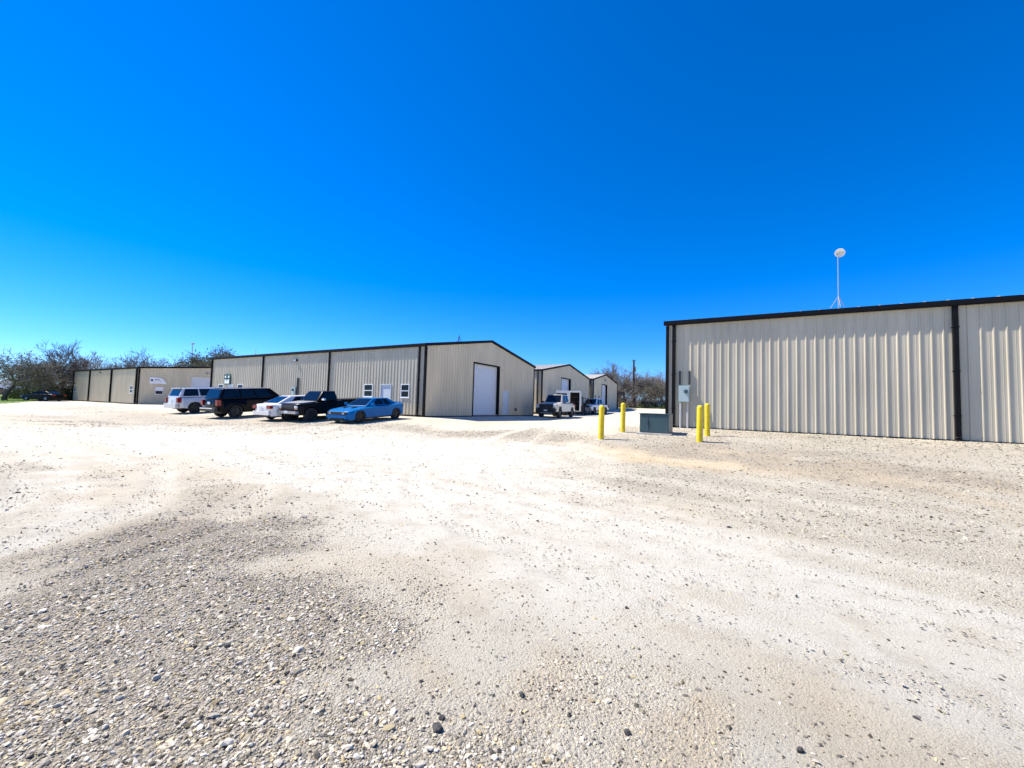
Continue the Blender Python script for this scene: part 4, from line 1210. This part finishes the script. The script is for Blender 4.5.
# lawn at the far left, with blades
pts = [(-52, 34), (-55.2, 43.6), (-58.5, 48.3), (-62.5, 52.9), (-67, 58.5), (-74, 68), (-110, 110), (-190, 100), (-160, 40), (-80, 24)]
bm = bmesh.new()
bv = [bm.verts.new((x, y, tz(x, y) + .02)) for x, y in pts]
bm.faces.new(bv); bmesh.ops.triangulate(bm, faces=bm.faces); bmesh.ops.subdivide_edges(bm, edges=bm.edges[:], cuts=12, use_grid_fill=True)
for v in bm.verts: v.co.z = tz(v.co.x, v.co.y) + .04
me = bpy.data.meshes.new('lawn'); bm.to_mesh(me); bm.free()
me.materials.append(mat('lawn_turf', (.14, .23, .02), .9, var=.35, vscale=1.5, bump=.5, bscale=20))
o = bpy.data.objects.new('lawn', me); COL.objects.link(o); o['kind'] = 'structure'
rr = random.Random(4); k = MB()
for i in range(9000):
    x = rr.uniform(-100, -56); y = rr.uniform(44, 84)
    if sdf(pts, np.array([x]), np.array([y]))[0] < .2: continue
    z = tz(x, y) + .03; h = rr.uniform(.08, .2); t = rr.uniform(0, 3.14); w = .03
    k.add([(x - w * math.cos(t), y - w * math.sin(t), z), (x + w * math.cos(t), y + w * math.sin(t), z), (x + rr.uniform(-.05, .05), y + rr.uniform(-.05, .05), z + h)], [(0, 1, 2)])
me = bpy.data.meshes.new('grass'); me.from_pydata(k.v, [], k.f); me.materials.append(GRASSB)
o = bpy.data.objects.new('grass', me); COL.objects.link(o); tag(o, 'bright green grass on the strip of lawn at the far left', 'grass', kind='stuff')

# fence beyond the lawn
fx0, fy0, fx1, fy1 = -150, 114, -134, 121
Fn = thing('wooden_fence', 'brown wooden fence running behind the lawn at the far left', 'fence', (fx0, fy0, tz(fx0, fy0)), math.atan2(fy1 - fy0, fx1 - fx0))
Lf = math.hypot(fx1 - fx0, fy1 - fy0)
k = MB(); s = 0
rr = random.Random(2)
while s < Lf:
    k.box2((s, -.02, .05), (s + .19, .0, 1.75 + rr.uniform(-.04, .04))); s += .2
k.build('boards', WOOD, Fn)
k = MB()
for zz in (.4, 1.4): k.box2((0, .001, zz), (Lf, .05, zz + .09))
k.build('rails', WOOD, Fn)
for i in range(12):
    k = MB(); k.box2((i * Lf / 11.5, .051, -.3), (i * Lf / 11.5 + .1, .15, 1.85)); k.build('post', WOOD, Fn)


def house(x, y, rz, w, d, h, rise, label):
    t = thing('house', label, 'house', (x, y, .3), rz, 'small white houses beyond the left trees')
    k = MB(); q = [(-w / 2, 0), (w / 2, 0), (w / 2, h), (0, h + rise), (-w / 2, h)]
    k.add([(p[0], -d / 2, p[1]) for p in q] + [(p[0], d / 2, p[1]) for p in q], [(0, 1, 2, 3, 4), (9, 8, 7, 6, 5)] + [(i, (i + 1) % 5, 5 + (i + 1) % 5, 5 + i) for i in range(5)])
    k.build('wall', HOUSEW, t)
    k = MB()
    for sx in (-1, 1):
        A = [(0, -d / 2 - .3, h + rise + .05), (0, d / 2 + .3, h + rise + .05), (sx * (w / 2 + .35), d / 2 + .3, h - .1), (sx * (w / 2 + .35), -d / 2 - .3, h - .1)]
        k.add(A + [(p[0], p[1], p[2] + .15) for p in A], [(0, 1, 2, 3), (7, 6, 5, 4), (0, 4, 5, 1), (1, 5, 6, 2), (2, 6, 7, 3), (3, 7, 4, 0)])
    k.build('roof', SHINGLE, t)
    for sx in (-w * .25, w * .25):
        k = MB(); k.box2((sx - .45, -d / 2 - .05, 1.0), (sx + .45, -d / 2 - .005, 2.1)); k.build('window', GLASS, t)


house(-160, 131, rad(50), 7, 9, 3.2, 1.8, 'white house peeking through the trees nearest the left edge')
house(-152, 132, rad(70), 5, 6, 3.2, 1.8, 'white gabled house in the middle of the three through the left trees')
house(-149, 132, rad(30), 4, 5, 2.8, 1.5, 'smallest white house, right of the other two through the left trees')

# small white tank by the bushes
x, y = 28.9, 80.2
Tk = thing('water_tank', 'small white tank in the green bushes beside the right wall', 'tank', (x, y, tz(x, y)), 0)
k = MB(); k.lathe([(.001, 0), (.5, 0), (.5, 1.0), (.42, 1.12), (.001, 1.2)], 18); k.build('body', DISH, Tk, smooth=50)
k = MB(); k.lathe([(.001, 1.3), (.14, 1.3), (.16, 1.18)], 12); k.build('lid', TRANSL, Tk)
